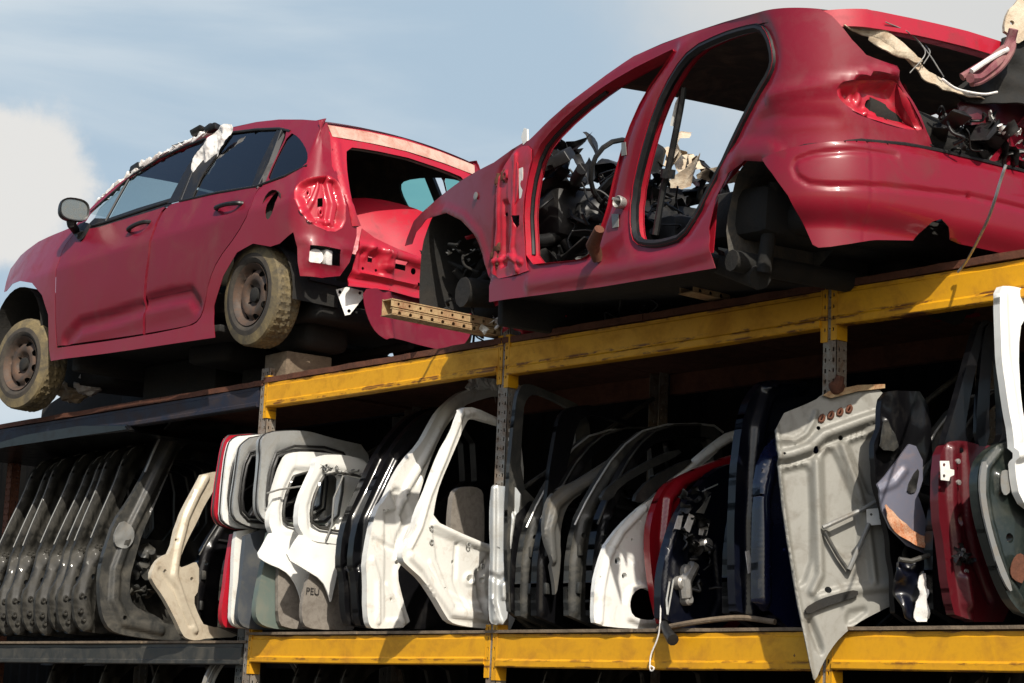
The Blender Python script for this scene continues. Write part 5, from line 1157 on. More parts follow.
obj('torn_edge',bm,M['white'],t)
# ---- second white door with window
pL=PX(Xat(449,622,.0)-.0,2,0)
lf=[(463,407.5),(475,407),(500,419),(520,428),(525,480),(520,560),(518,629),(488,629),(462,626),(450,622),(444,613),(435,597),(424,580),(409,567),(402.5,560),(402.5,551),(410,538),(415,528),(419,512),(427,495),(434,476),(442,455),(453,433),(459,416)]
lw=[(472,417),(500,425),(512,430),(512,548),(489,545),(462,534),(433,520),(436,500),(440,484),(452,456),(466,422)]
rell=total(R_(pL,[(434,524),(462,537),(488,548),(512,552)],.022,.014),R_(pL,[(466,414),(476,412),(498,422),(518,430)],.016,.012),R_(pL,[(458,545),(456,580),(466,606)],.018,-.012),R_(pL,[(492,556),(480,575),(484,604)],.03,-.014),R_(pL,circle_px((471,579),5),.012,.012),R_(pL,[(412,556),(424,568),(440,594),(452,612),(490,618)],.035,.02),R_(pL,[(462,413),(446,455),(430,495),(420,528),(410,548)],.02,.014),K_(pL,[(432,530),(470,545),(500,552),(500,600),(470,604),(448,592),(436,560)],.02,-.014),R_(pL,[(430,562),(440,585),(452,604),(480,612)],.014,.01),bumps(6,.005,5))
t=stand('car_door','white door with pale green frame and empty window, in front of the middle upright','car door',pL,lf,[lw,[(454.5,562),.014],[(471,579),.016],[(484,580),.016],[(430,528),.008],[(431,542),.008],[(468,545),.009],[(482,566),.010],[(445,588),.006],[(438,565),.004]],M['cream'],.05,.018,rell)
bm=bmesh.new()
for p in((431,542),(468,545),(482,566),(431,528)): lathe(bm,[(0,.016),(.006,.014),(.004,.008)],pL.P(*pL.ab(*p),.004),pL.N,12)
obj('clip_ring',bm,M['silver'],t)
# trim panel behind the window
pT=PX(pL.O.x-.16,4,2); stand('door_trim_panel','dusty taupe door trim panel seen through the window of the white door','trim panel',pT,[(452,500),(456,489),(466,486),(480,488),(484,496),(484,560),(450,545)],[],M['taupe'],.04,.03,bumps(4,.01,1))
# ---- white door edge at the middle upright
pM=Plane((Xat(492,620,-.06),-.06,2.17),(.60,-.80,0))
mf=[(492,484),(501,486),(521,488),(519,512),(515.5,518),(512,560),(510,600),(506,624),(492.5,625),(488.5,619),(488.5,578),(490,556),(489,518),(490,495)]
relm=total(R_(pM,[(494,488),(494,540),(493,600),(495,620)],.018,.014),R_(pM,[(508,490),(510,510),(513,520),(508,560)],.02,.016),K_(pM,[(500,584),(507,580),(507,600),(501,600)],.012,.018),R_(pM,[(490,575),(500,580),(507,574)],.02,-.014),R_(pM,[(493,598),(497,612),(500,622)],.012,.012),bumps(9,.004,2))
t=stand('car_door','narrow silver white door edge standing right in front of the middle upright','car door',pM,mf,[[(509,535.5),.012],[(506,528),.004],[(499,548),.004]],M['silver'],.03,.012,relm)
# ---- black glossy door behind and its frames
def lp(label,pts,win,mat,X,turn=0,th=.03,rel=None,name='car_door',cat='car door',holes=(),step=.03):
    pl=PX(X,turn,1); return stand(name,label,cat,pl,pts,[win]+list(holes) if win else list(holes),mat,th,step,rel(pl) if rel else bumps(5,.005,3)),pl
t,pN=lp('black door with a tall thin window frame, right beside the middle upright',[(510,628),(507,560),(508,484),(515,410),(518,392),(523,384),(531,384),(543,389),(562,397),(582,406),(592,430),(592,500),(588,628)],[(520,484),(523,410),(527,398),(536,393),(558,402),(574,412),(576,430),(574,500),(540,505)],M['dark'],Xat(511,628,.0),-3)
add(t,'door_skin',pN,[(510,626),(508,560),(516,500),(560,505),(584,520),(586,626)],M['blackpaint'],.02,rel=lambda a,b:0)
t,pN2=lp('black door frame with arched top, second right of the middle upright',[(543,628),(545,540),(547,484),(557,425),(562,412),(572,406),(594,405),(603,412),(621,418),(642,426),(668,440),(672,628)],[(563,484),(570,455),(578,422),(588,415),(602,417),(625,424),(650,436),(655,490),(610,500)],M['blackpaint'],Xat(540,628,.05),-2)
# ---- grey curved pillar
t,pO=lp('grey curved pillar panel sweeping from the shelf up to the right',[(556,600),(554,578),(548,551),(543.7,529),(546,507),(552,494),(562,486),(573,483),(592,471),(611,459),(632,446.5),(655,434),(690,429),(720,430),(720,437),(690,437),(658,442),(640,449),(613,467),(602,475),(583,493),(570,502),(563,516),(560,538),(561,562)],None,worn('dull_grey_pillar_paint',(.10,.10,.095),(.16,.13,.09),.45,8,.45,.2),Xat(556,600,.04),-6,.03,lambda pl:total(R_(pl,[(552,560),(550,530),(556,505),(570,493),(600,475),(640,450)],.03,.025),bumps(6,.005,3)),'pillar_panel','pillar panel',step=.018)
t,pO2=lp('glossy black side panel filling the space left of the white curved pillar',[(556,598),(562,562),(562,530),(570,503),(600,492),(640,488),(668,500),(668,628),(552,628)],None,M['blackpaint'],Xat(545,628,.10),-2,.03,lambda pl:total(R_(pl,[(575,510),(580,560),(575,620)],.06,.04),R_(pl,[(600,500),(596,540),(610,600)],.04,.03),bumps(4,.02,4)),'side_panel','side panel')
t,pP=lp('dark grey roof rail panel lying behind the grey curved pillar',[(600,500),(608,486),(643,463),(678,448),(683,454),(645,471),(619,487),(612,500)],None,M['dark'],Xat(590,625,.0),-6,.03,None,'rail_panel','rail panel')
t,pP3=lp('second dark rail behind, just left of the white curved pillar top',[(632,500),(650,478),(690,458),(693,463),(662,484),(645,503)],None,M['dark'],Xat(600,625,.0),-6,.03,None,'rail_panel','rail panel')
for i,(cx,cy) in enumerate(((600,535),(640,500),(612,500))):
    c=onplane(cx,cy,0,pO2.O.x+.06 if i==0 else pO2.O.x); 
scrap(pO2.O.x+.05,onplane(600,530,0,pO2.O.x).y,onplane(600,530,0,pO2.O.x).z,.03,.2,.22,16,.10,M['plastic'],61,'black brackets and cables on the glossy black side panel')
# ---- white curved quarter pillar
pQ=PX(Xat(596,625,-.03),-4,1)
qf=[(732,430.5),(742,431),(760,434),(760,443),(740,441),(727,443),(703,465),(674,481),(659,497),(650,518),(648,535),(648,556),(652,575),(664,606),(664,628.6),(626,628.6),(595,625),(593.6,615),(594.8,584),(599.5,563),(606.7,544),(621,525),(638,509),(648,501),(654,497),(667,483),(687,466),(703,452),(719,439)]
qh=[(630,593),(640,587),(652,592),(658,604),(658,620),(640,620),(630,616),(627,604)]
relq=total(R_(pQ,[(600,622),(602,590),(608,560),(622,532),(645,508)],.02,.012),R_(pQ,qh,.035,.02,True),R_(pQ,[(607,545),(620,550),(633,562)],.014,-.008),R_(pQ,[(735,436),(718,446),(690,468),(660,490)],.02,.012),bumps(6,.005,7))
t=stand('pillar_panel','white curved quarter panel with round holes, a red door behind its top','pillar panel',pQ,qf,[qh,[(618,561),.020],[(624.5,576),.018],[(632,539.6),.008],[(600.5,577),.005],[(640,520),.007]],M['white'],.03,.014,relq)
# ---- red door behind
M['reddoor']=worn('scarlet_paint',(.30,.005,.013),(.12,.012,.015),.25,5,.3,0,.8)
pR=PX(pQ.O.x+.10,-6,1)
rf=[(745,452),(732,455),(703,466),(680,477),(666,485),(658,500),(651,520),(649,540),(651,570),(658,610),(664,628),(760,628),(770,500),(765,460)]
rw=[(728,464),(703,477),(690,485),(682,492),(679,501),(678,512),(690,560),(700,600),(740,610),(748,520),(745,468)]
stand('car_door','scarlet door frame behind the white quarter panel, glowing red at its bend','car door',pR,rf,[rw],M['reddoor'],.05,.02,total(R_(pR,[(735,460),(703,472),(680,484),(668,500),(664,540),(668,600)],.03,.03),bumps(6,.004,8)))
# ---- dark navy door with window mechanism
pS=PX(Xat(662,627,-.03),-2,1)
sf=[(735,462),(715,470),(698,486),(684,505),(673.5,527),(664.5,556),(660,587),(661.5,628),(740,628),(748,560),(748,480)]
rels=total(R_(pS,[(676,530),(668,556),(665,590),(667,625)],.015,.014),K_(pS,[(690,545),(716,540),(722,600),(712,622),(690,618),(686,585)],.02,-.02),K_(pS,[(672,560),(684,556),(684,575),(672,580)],.01,.012),bumps(6,.006,9))
t=stand('car_door','dark navy door showing its latch, window motor and pale stickers','car door',pS,sf,[[(690,600),.02],[(735,520),.02]],M['navy'],.05,.018,rels)
for pts,m_,d in (([(674,516),(679,516),(676,530),(670,529)],'paper',.03),([(684,514),(690,517),(684,533),(678,530)],'paper',.04),([(698,521),(707,523),(704,536),(696,535)],'paper',.02),([(703,499),(707,496),(700,514),(692,513)],'grey',.03)): add(t,'sticker',pS,pts,M[m_],d,th=.004,n=0,rel=bumps(20,.006,2))
bm=bmesh.new(); 
for p,r in(((703,545),.035),((684,572),.04),((677,583),.035),((684,600),.03)):
    c=pS.P(*pS.ab(*p),.01); lathe(bm,[(-.01,r),(.03,r*.95),(.04,r*.6),(.04,.0001)],c,pS.N,12)
tube(bm,[pS.P(*pS.ab(*p),.03) for p in((690,565),(680,582),(682,598))],[.03,.04,.03],8)
obj('window_motor',bm,M['alloy'],t)
rod(t,'cable',pS,[(664,582),(661,600),(662,615),(668,580)],.005,M['silver'],.04)
rod(t,'cable',pS,[(697,492),(712,485)],.004,M['silver'],.04)
junk(W0(),'door_mechanism',M['plastic'],t,[('slab',tuple(pS.P(*pS.ab(690,530),.03)),(.02,.10,.22),22,.07),('wire',tuple(pS.P(*pS.ab(690,560),.04)),(.02,.10,.2),10,.06)],71)
# ---- tall navy and black doors
pT1=PX(Xat(737,627,.02),-2,1)
tf=[(737,628),(734,560),(735,500),(738,450),(745,408),(756,388),(768,379),(790,381),(850,388),(905,398),(915,628)]
t=stand('car_door','tall black navy door left of the silver bonnet, a glossy curve at its top','car door',pT1,tf,[],M['navy'],.05,.03,total(R_(pT1,[(752,628),(752,520),(757,430),(768,392),(800,386)],.05,.03),R_(pT1,[(764,628),(764,500),(770,440)],.03,-.02),R_(pT1,[(764,388),(775,384),(790,387)],.02,.03),bumps(4,.01,3)))
add(t,'tag',pT1,[(738,552),(742,551),(746,572),(741,574)],M['paper'],.05,th=.003,n=0)
M['bluegloss']=worn('deep_blue_paint',(.004,.007,.035),(.02,.02,.04),.2,4,.25,0,.9)
pT2=PX(pT1.O.x+.16,-6,2)
stand('car_door','deep blue door edge peeping out just left of the silver bonnet','car door',pT2,[(758,628),(757,520),(760,470),(768,450),(780,436),(800,430),(870,430),(880,628)],[],M['bluegloss'],.05,.03,total(R_(pT2,[(764,600),(763,500),(770,462),(785,446)],.04,.03),bumps(4,.01,5)))
# ---- silver inner bonnet leaning out of the rack
ub=Plane((2.47,-.11,1.9),Vector((.80,-.60,.07)))
uf=[(774,417),(815,400.5),(821,395),(827,393),(856,388),(884,387),(886,420),(890,470),(893,520),(895,560),(897,603),(874,614),(856,624),(841,636.6),(831,649),(822,665),(815.6,681),(812,677),(804,637),(795,593.5),(783,518),(778,470)]
main=[(774,457),(790,454.5),(809,448),(823,435),(862,421),(884,414)]; main2=[(776,465),(795,462),(812,456),(826,444),(865,430)]
p1_=[(780,470),(800,465),(807,464),(811,470),(813,510),(813,560),(806,582),(797,588),(790,545)]
p2_=[(824,520),(822,455),(827,448),(834,448),(840,460),(858,505),(862,520),(860,556),(846,560),(830,545)]
p3_=[(847,442),(862,436),(880,432),(884,500),(868,494),(852,455)]
relu=total(R_(ub,main,.030,.030),R_(ub,main2,.012,-.012),R_(ub,[(816,462),(818,520),(820,575),(812,592)],.022,.02),R_(ub,[(842,446),(858,490),(868,530),(874,580)],.020,.02),R_(ub,[(777,440),(795,441),(806,434),(813,422),(816,412)],.014,.012),K_(ub,p1_,.016,-.022),K_(ub,p2_,.016,-.022),K_(ub,p3_,.016,-.022),
   K_(ub,[(806,620),(812,616),(818,630),(824,648),(822,656),(816,650),(810,635)],.015,-.03),R_(ub,[(820,598),(850,590),(890,585)],.03,.015),K_(ub,[(845,617),(848,610),(866,606),(868,612),(856,622),(846,626)],.014,-.014),R_(ub,[(812,676),(806,640),(797,594),(785,518),(776,420)],.012,.012),bumps(5,.004,3))
M['hood']=worn('greige_primer',(.235,.23,.205),(.13,.11,.085),.35,8,.5,.1)
t=thing('bonnet',ub.P(*ub.ab(815,600)),'large pale silver bonnet showing its ribbed underside, hanging out over the lower yellow beam','bonnet')
ROOT[t]=Vector(t.location)
sl=[[(820+i*9.1-1.8,421-i*3.1),(820+i*9.1+2.2,414-i*3.1),(820+i*9.1+4.6,417.5-i*3.1),(820+i*9.1+2.2,422-i*3.1)] for i in range(4)]
obj('inner_panel',sheet(ub,tp_(ub,uf,1),[tp_(ub,q,1) for q in sl]+[circle(ub.ab(816,450),.016,10),circle(ub.ab(828,590),.016,10),circle(ub.ab(818.5,428),.010,8),circle(ub.ab(783.5,454.5),.006,8),circle(ub.ab(841,437.5),.012,8)],step=.0105,thick=.012,relief=relu),M['hood'],t,smooth=60)
for q in sl: 
    obj('rust_edge',(lambda bm:(tube(bm,[ub.P(*p,.004) for p in tp_(ub,q,1)]+[ub.P(*tp_(ub,q,1)[0],.004)],.007,6),bm)[1])(bmesh.new()),M['rust'],t)
rod(t,'strut',ub,[(821,529),(860,511),(881,499)],.011,M['grey'],.04); rod(t,'strut',ub,[(847,571),(857,548),(867,525)],.011,M['grey'],.04); rod(t,'strut',ub,[(823,533),(836,556),(847,572)],.009,M['dark'],.03)
add(t,'bracket',ub,[(864,511),(882,509),(883,526),(865,527)],M['cream'],.045,[[(869,516),.006],[(878,520),.005]],n=0,rel=bumps(20,.006,3))
add(t,'seal_strip',ub,[(803,609),(818,600),(838,594),(856,590),(857,597),(838,603),(820,609),(806,616)],M['under'],.03,th=.02)
add(t,'top_flange',ub,[(822,396),(828,392),(857,386),(884,385),(884,389),(857,392),(830,399)],M['ochre'],.02,th=.012,n=0)
bm=bmesh.new(); c=ub.P(*ub.ab(836,388),.02); box(bm,c,(.05,.07,.06),Matrix.Rotation(.4,3,'X'),.02,.012); tube(bm,[c,c+Vector((.02,0,.05))],[.03,.02],8); obj('rusty_hinge',bm,M['rust'],t)
# ---- dark torn panel and blue grey wing with rust, right of the bonnet
pV=PX(Xat(893,622,-.06)+.02,-20,0); pV.O.y=-.06
vc=Curved(pV,lambda a,b:.03*math.sin(b*5+a*4)+.012*math.sin(a*12))
stand('wing_panel','blue grey crumpled wing with a torn rusty cream edge, right of the silver bonnet','wing',vc,[(877.6,484),(885,476),(897,460),(909,444),(916,446),(923,460),(923,480),(918,495),(926,520),(929,532),(936,548),(930,556),(922,552),(908,546),(890,528),(882,510)],[],M['slate'],.012,.014,total(R_(vc,[(880,490),(895,483),(905,470)],.02,.01),bumps(6,.006,5)),n=0)
last=[o for o in bpy.data.objects if o.name.startswith('wing_panel')][-1]
M['burnt']=worn('torn_cream_and_rust',(.60,.48,.34),(.40,.10,.02),1.25,16,.8,bump=.4)
add(last,'recess_shade',vc,[(905,490),(914,472),(918,468),(918,482),(915,492),(909,494)],M['plastic'],.006,rel=bumps(30,.012,4))  # dark overlay paints the shade of an open recess
add(last,'torn_edge',vc,[(882,503),(888,510),(896,518),(908,530),(918,536),(929,538),(936,548),(932,556),(922,549),(914,547),(900,538),(887,530),(882,514)],M['burnt'],.03,th=.006,rel=bumps(22,.025,3))
stand('crumpled_wing','crumpled cream and black torn metal under the blue grey wing','wing',vc,[(896,585),(894,570),(898,560),(912,560),(930,556),(926,583),(922,600),(926,622),(908,622),(902,608)],[],M['navy'],.02,.015,bumps(14,.05,6),group=None)
last=[o for o in bpy.data.objects if o.name.startswith('crumpled_wing')][-1]
add(last,'torn_lining',vc,[(911,581),(915,575),(922,573),(925,583),(920,598),(922,606),(925,622),(907,622),(911,604),(915,596),(911,590)],M['paper'],.05,th=.005,rel=bumps(26,.035,3))
rod(last,'edge_bar',vc,[(893,560),(905,562),(922,556),(938,560)],.012,M['dark'],.05)
pV2=PX(pV.O.x-.10,-4,0)
stand('side_panel','dark scratched side panel behind the blue grey wing','side panel',pV2,[(884,392),(900,390),(926,392),(932,450),(934,520),(938,590),(942,624),(896,624),(893,580),(885,520),(876,482),(873,450),(880,420)],[],M['blackpaint'],.03,.02,total(K_(pV2,[(876,450),(895,450),(895,480),(878,480)],.01,-.02),R_(pV2,[(885,420),(895,445),(897,452)],.02,.02),bumps(8,.02,5)))
add([o for o in bpy.data.objects if o.name.startswith('side_panel')][-1],'mesh_scrap',pV2,[(881,418),(888,430),(896,452),(874,450),(876,436)],M['dark'],.03,rel=bumps(20,.02,2))
# ---- dark red door
pW=PX(Xat(957,621,-.02),-8,1)
wf=[(957,622),(948.4,592),(944,548),(938,513),(939,458),(946,442),(962,440),(985,446),(1012,445),(1016,500),(1018,622)]
ww=[(962,552),(968,552),(968,562),(962,562)]
wu=[(945,446),(948,437),(956,410),(963,385),(974,345),(982,320),(992,320),(1004,330),(1012,430),(1014,455),(960,452)]
wh_=[(966,432),(974,385),(984,340),(990,332),(1000,342),(1005,430),(1000,445),(972,447)]
relw=total(R_(pW,[(951,450),(952,500),(958,560),(964,600),(968,618)],.03,.022),R_(pW,[(963,450),(966,520),(974,560),(990,600)],.02,-.018),K_(pW,[(956,575),(964,570),(970,600),(966,614),(960,606)],.02,.03),bumps(6,.005,9))
t=stand('car_door','dark red door with an open black window frame and bolted hinge, near the right edge','car door',pW,wf,[ww,[(959,520),.03]],M['deep_red'],.05,.018,relw)
add(t,'upper_frame',pW,wu,M['blackpaint'],-.01,[wh_],th=.04,step=.012); add(t,'upper_frame',pW,[(984,330),(990,322),(995,330),(989,400),(990,446),(976,446),(977,400)],M['blackpaint'],.0,th=.02)
add(t,'hinge',pW,[(932,462),(941,462),(942,470),(946,471),(946,476),(942,478),(941,482),(933,481)],M['cream'],.05,[[(936,466),.008],[(936,477),.008]],n=0)
bm=bmesh.new()
for p in((954,462),(954.5,483),(959,551),(962,572)): lathe(bm,[(0,.013),(.010,.012),(.012,.0001)],pW.P(*pW.ab(*p),.02),pW.N,8)
obj('bolt',bm,M['alloy'],t); junk(W0(),'lock',M['plastic'],t,[('slab',tuple(pW.P(*pW.ab(960,558),.03)),(.01,.06,.05),8,.05)],81)
# ---- green black door at the right edge
pX_=PX(Xat(1004,588,-.06),-10,1)
xf=[(1011,440),(994,446),(982,458),(978,470),(977,486),(980,510),(985,532),(991,552),(997,570),(1004,588),(1012,603),(1024,616),(1060,622),(1062,440),(1030,425)]
relx=total(R_(pX_,[(1000,450),(986,468),(985,490),(990,520),(998,552),(1008,580),(1022,602)],.02,.018),K_(pX_,[(994,472),(1002,470),(1004,490),(997,496)],.015,.02),bumps(6,.006,11))
t=stand('car_door','greenish black door with a worn pale curved edge at the far right','car door',pX_,xf,[[(1010,538),.022],[(1001,476),.006],[(1001,482),.006]],M['greenblack'],.05,.018,relx)
add(t,'edge_strip',pX_,[(979,462),(984,462),(982,490),(985,512),(990,535),(998,560),(1010,590),(1006,592),(995,570),(985,535),(979,510),(976,484)],M['grey'],.02,th=.01)
add(t,'plate',pX_,[(996,472),(1002,470),(1006,474),(1006,492),(1000,497),(996,490)],M['grey'],.03,th=.004); add(t,'plate',pX_,[(1008,560),(1014,553),(1020,556),(1020,585),(1008,580),(1005,572)],M['rust'],.03)
# ---- white panel at the right edge
pY=PX(Xat(1014,436,-.10),-10,1)
t=stand('wing_panel','bright white panel standing at the far right just below the upper yellow beam','wing',pY,[(999.5,286),(1012,286),(1024,289),(1050,296),(1056,440),(1056,520),(1035,512),(1020,500),(1015,470),(1013,433),(1009,410),(1005,385),(1001,346),(1000,310)],[[(1022,318),(1040,310),(1045,350),(1040,440),(1028,444),(1021,400),(1019,350)]],M['whitegate'],.04,.02,total(R_(pY,[(1004,295),(1006,345),(1012,390),(1019,440)],.02,.012),R_(pY,[(1015,455),(1030,452),(1045,458)],.03,.03),bumps(6,.006,2)))
# ---- arched rims on the bottom shelf
for k,(px,py,m_) in enumerate(((196,683,'white'),(208,668,'grey'))):
    pl=PX(Xat(px,py,.05),0,0); c=pl.ab(258-k*3,704); bm=bmesh.new()
    for rr,r2 in((.42,.015),(.385,.012)): tube(bm,[pl.P(c[0]+rr*math.cos(t_),c[1]+rr*math.sin(t_)) for t_ in [math.pi*i/24 for i in range(25)]],r2,6)
    obj('arch_trim',bm,M[m_],label=['pale arched trim below the dark beam left of the rusty yellow upright','grey arched trim just behind the pale one below the dark beam'][k],cat='arch trim')
# ---- string, pipe, sticks
bm=bmesh.new(); pts=[onplane(px,py,1,y) for px,py,y in((661,590,-.03),(660,625,-.045),(657,640,-.05),(651,655,-.052),(650,668,-.055),(652,671,-.06),(654,668,-.06),(651,666,-.06))]
tube(bm,curve(pts,5),.004,6); obj('string',bm,M['paper'],label='thin white string with a loop hanging over the lower yellow beam',cat='string')
bm=bmesh.new(); pts=[onplane(px,py,1,y) for px,py,y in((658,629,-.03),(690,623,-.02),(720,619,.0),(745,618,.02),(775,622,.04))]; tube(bm,curve(pts,5),[.014]*21,8); obj('wooden_stick',bm,M['wood'],label='bent brown stick lying along the shelf edge under the navy door',cat='stick')
bm=bmesh.new(); tube(bm,[onplane(664,624,1,-.03),onplane(668,633,1,-.07),onplane(673,640,1,-.10)],[.02,.026,.03],10); obj('rubber_pipe',bm,M['plastic'],label='short black rubber pipe sticking out over the lower yellow beam',cat='pipe')
bm=bmesh.new(); pts=[onplane(px,py,1,y) for px,py,y in((1006,165,-1.0),(1002,176,-.99),(990,214,-.9),(978,240,-.5),(966,262,-.1),(958,272,-.04))]; tube(bm,curve(pts,5),.006,6); obj('strap',bm,M['silver'],label='thin grey strap running from the red bumper down to the upper yellow beam',cat='strap')
# ---- crumpled tailgate behind the stripped car
pZ=PX(B.G(3.36,.62,0).x,-22,6); pZ.O.y=B.G(3.36,.62,0).y; pZ.O.z=4.6
zc2=Curved(pZ,lambda a,b:.06*noise.noise(Vector((a*3,b*3,4))))
t=thing('crumpled_tailgate',zc2.P(*zc2.ab(1010,120)),'crumpled cream and maroon tailgate lying against the tail of the stripped red car','tailgate')
obj('inner_panel',sheet(zc2,tp_(zc2,[(1016,3),(1008,10),(1003,30),(1010,34),(1016,45),(1030,36),(1070,20),(1070,-30),(1030,-20)],1),[circle(zc2.ab(1013,22),.012,8)],step=.02,thick=.02,relief=bumps(9,.03,2)),M['foam'],t)
obj('outer_panel',sheet(Off(zc2,-.03),tp_(zc2,[(1006,33),(1004,44),(998,56),(985,72),(965,80),(958,92),(975,99),(1010,101),(1070,110),(1300,150),(1300,-60),(1070,0),(1020,40)],1),[],step=.02,thick=.015,relief=bumps(10,.05,3)),M['under'],t)  # panel extended far out of view to throw shade on the bumper
M['maroon']=worn('maroon_lining',(.20,.05,.07),(.35,.22,.18),.7,12,.7)
bm=bmesh.new()
for pts,r in(([(1004,36),(1004,46),(998,58),(988,70),(975,80),(962,84)],.022),([(1008,40),(1004,56),(992,74),(978,84),(966,88)],.014),([(996,54),(984,64),(968,74),(958,80)],.018)): tube(bm,curve([zc2.P(*zc2.ab(*p),.05+random.uniform(-.02,.03)) for p in pts],5),r,8)
obj('torn_flange',bm,M['maroon'],t)
bm=bmesh.new(); tube(bm,curve([zc2.P(*zc2.ab(*p),.08) for p in((998,56),(980,66),(962,78))],5),.012,8); tube(bm,curve([zc2.P(*zc2.ab(*p),.06) for p in((935,84),(950,94),(975,99),(990,97))],5),.006,6); obj('weatherstrip',bm,M['paper'],t)
pz2=Plane(pZ.O+Vector((-.1,0,-.3)),pZ.N)
t2=thing('scrap_bodywork',pz2.P(*pz2.ab(990,125)),'dark red torn bodywork and dark debris lying above the stripped red car bumper','bodywork')
obj('panel',sheet(Curved(pz2,lambda a,b:.03*math.sin(a*8)),tp_(pz2,[(955,101),(985,98),(1030,102),(1080,108),(1080,140),(1030,124),(990,124),(962,128),(957,118)],1),[],step=.02,thick=.01,relief=bumps(9,.02,3)),M['deep_red'],t2)
c=pz2.P(*pz2.ab(985,142),-.05); junk(W0(),'debris',M['plastic'],t2,[('slab',tuple(c),(.10,.35,.07),26,.18),('wire',tuple(c),(.10,.35,.09),16,.1)],91)
c=pz2.P(*pz2.ab(1010,135),.03); junk(W0(),'pale_debris',M['white'],t2,[('slab',tuple(c),(.04,.16,.06),9,.05)],92)
# ---- added black backing that fills in the shade behind the rack
backm=worn('black_shade_backing',(.006,.006,.006),(.012,.011,.010),.5,3,1.0,spec=.05)
def backing(x0,x1,z1,y,label):
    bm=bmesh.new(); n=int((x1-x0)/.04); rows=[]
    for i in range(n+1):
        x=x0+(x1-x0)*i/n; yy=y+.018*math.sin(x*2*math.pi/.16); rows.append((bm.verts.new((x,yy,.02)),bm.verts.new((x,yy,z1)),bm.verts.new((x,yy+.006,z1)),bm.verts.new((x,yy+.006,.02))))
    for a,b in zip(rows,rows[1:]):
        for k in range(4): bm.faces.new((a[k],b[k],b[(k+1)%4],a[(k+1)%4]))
    return obj('shade_backing',bm,backm,label=label,cat='backing',group='added shade fence behind the rack')
backing(-4.0,4.6,3.90,DEPTH+.12,'tall added corrugated shade fence closing the back of the yellow rack')
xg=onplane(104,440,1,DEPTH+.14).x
backing(-14,xg,3.9,DEPTH+.14,'tall added corrugated shade fence at the far left end')
backing(xg,-4.0,onplane(130,448,1,DEPTH+.14).z,DEPTH+.14,'lower added corrugated shade fence with green leaves showing above it')

# ---- foliage beyond the fence and scraps under the whole hatchback
def leafmat(n,c): return worn(n,c,tuple(v*.45 for v in c),.5,3,.6)
tr_=thing('tree',(-8.2,7.5,0),'bright green leafy tree glimpsed beyond the far left fence','tree')
bm=bmesh.new(); tube(bm,[(-8.2,7.5,0),(-8.1,7.5,1.2),(-8.3,7.4,2.4),(-8.2,7.5,3.4)],[.16,.13,.10,.05],8)
for k in range(7): a_=k*.9; tube(bm,[(-8.2,7.5,1.6+k*.2),(-8.2+math.cos(a_)*.8,7.5+math.sin(a_)*.8,2.3+k*.2)],[.05,.02],6)
obj('trunk',bm,M['wood'],tr_)
bm=bmesh.new(); random.seed(12)
for _ in range(9000):
    v=Vector((random.gauss(0,1),random.gauss(0,1),random.gauss(0,1))).normalized()*random.uniform(.55,1); c=Vector((-8.2,7.5,3.0))+Vector((v.x*2.2,v.y*1.6,v.z*1.35))
    if noise.noise(c*1.6)<-.12: continue
    s=random.uniform(.03,.06); Mr=Matrix.Rotation(random.uniform(0,6.3),3,'Z')@Matrix.Rotation(random.uniform(-1.2,1.2),3,'X')
    bm.faces.new([bm.verts.new(c+Mr@Vector(q)*s) for q in((-.5,0,0),(0,-.28,.06),(.6,0,0),(0,.28,.06))])
obj('crown',bm,leafmat('leaves',(.16,.20,.03)),tr_,smooth=None,fixn=False)
for px,py,sz,m_,lb in((72,392,.10,'foam','crumpled beige bag under the whole hatchback behind its front wheel'),(88,385,.09,'paper','white crumpled scrap under the whole hatchback beside the beige bag')):
    c=onplane(px,py,1,.25); bm=bmesh.new(); bmesh.ops.create_icosphere(bm,subdivisions=3,radius=1)
    for v in bm.verts: v.co=c+Vector((v.co.x*sz*1.3,v.co.y*sz,v.co.z*sz*.8))*(1+.5*noise.noise(v.co*2.2+c))
    obj('crumpled_bag' if m_=='foam' else 'crumpled_scrap',bm,M[m_],label=lb,cat='scrap',smooth=25)

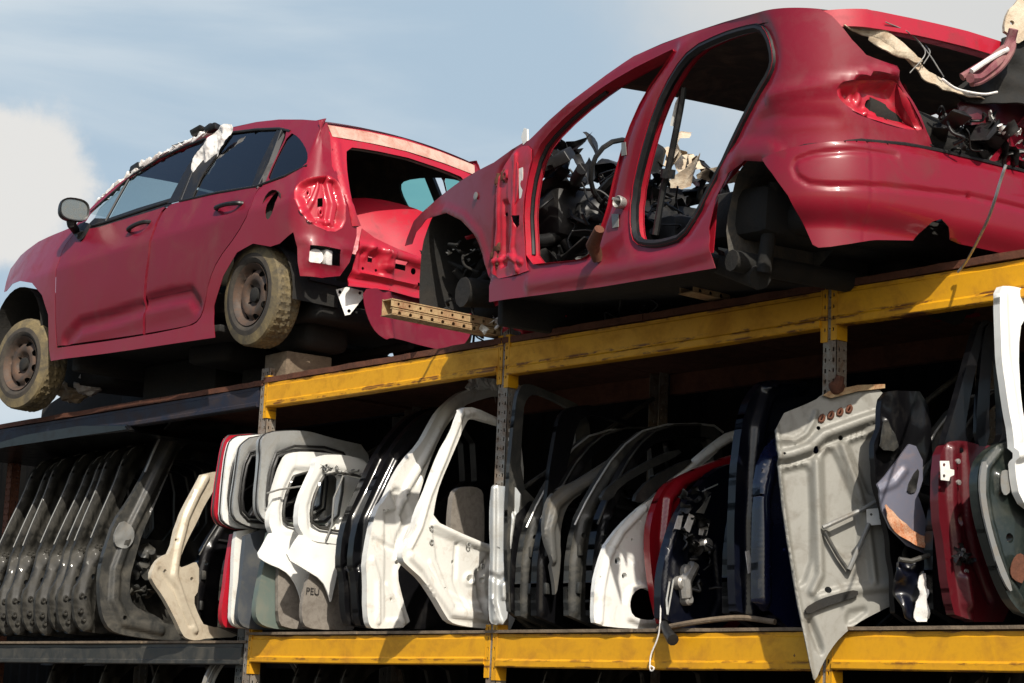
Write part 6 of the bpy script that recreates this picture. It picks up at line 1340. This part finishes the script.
# ---- plain dark doors packed between the others
def dark_door(mat,mat2,label):
    pl=PX(0,0,0); q=[(.02,.0),(.0,.30),(.03,.55),(.12,.72),(.30,.98),(.52,1.14),(.95,1.20),(1.04,1.16),(1.06,.60),(1.05,.02)]
    win=[(.14,.66),(.33,.93),(.54,1.08),(.94,1.13),(.98,1.08),(.98,.64)]
    # the panel's left edge is the front edge: y = a
    root=thing('car_door',(0,.5,0),label,'car door',GD)
    r=total(ridge([(.06,.1),(.05,.35),(.10,.6),(.30,.9)],.03,.016),ridge([(.12,.6),(.5,.58),(1.0,.57)],.03,.014),pocket([(.18,.12),(.9,.10),(.95,.46),(.2,.5)],.03,-.02),ridge([(.3,.2),(.5,.4),(.85,.36)],.02,.014),bumps(5,.006,3))
    S=Plane((0,-.02,2.17),(1,0,0)); S.U=Vector((0,1,0))
    obj('shell',sheet(S,chaikin(q,1),[chaikin(win,1),circle((.08,.5),.014,8),circle((.4,.3),.05,12,.03),circle((.7,.25),.04,12)],step=.014,thick=.045,relief=r),mat,root,smooth=60)
    bm=bmesh.new(); tube(bm,[S.P(a,b,.003) for a,b in chaikin(q[2:8],1,False)],.006,6); obj('edge_seam',bm,mat2,root)
    bm=bmesh.new(); tube(bm,[S.P(a,b,.006) for a,b in ((.16,.66),(.5,.645),(.97,.63))],.012,6); obj('window_seal',bm,M['black'],root)
    bm=bmesh.new()
    for a,b,s in((.06,.22,.03),(.06,.42,.03),(.9,.45,.035)): bm=bmesh.new(); box(bm,S.P(a,b,.02),(.03,s,.06),None,.006,.004); obj('hinge_plate',bm,M['dark'],root)
    return root
dd=dark_door(M['dark'],M['silver'],'dark door standing behind the black door right of the middle upright')
dd.location.x=pN2.O.x-.10
d2=dark_door(M['blackpaint'],M['dark'],'black door behind the grey curved pillar panel'); d2.location.x=pO.O.x-.10
names=[(dd,pO.O.x+.17,.03,'dark door with a worn edge between the grey curved pillar and the black side panel'),(d2,pQ.O.x-.16,.06,'black door close behind the white curved quarter panel'),(dd,pQ.O.x-.30,.10,'dark door second behind the white curved quarter panel'),
 (d2,pT1.O.x-.12,.05,'black door just left of the tall navy door'),(dd,pW.O.x-.36,.08,'dark door in the shade right of the blue grey wing'),(d2,pW.O.x-.18,.02,'black door close behind the dark red door'),(dd,pX_.O.x+.12,.1,'dark door in the shade behind the bright white panel'),(dd,pC.O.x+.14,.12,'dark door in the gap between the beige frame and the red tailgate'),(d2,pC.O.x-.12,.10,'black door in the shade behind the beige frame')]
for k,(src,x,y,lb) in enumerate(names): copytree(src,(x,.5+y,-.03 if x<-2.5 else 0),lb,R((-6,4,-3,5,-5,3,-2,4,-3)[k]))
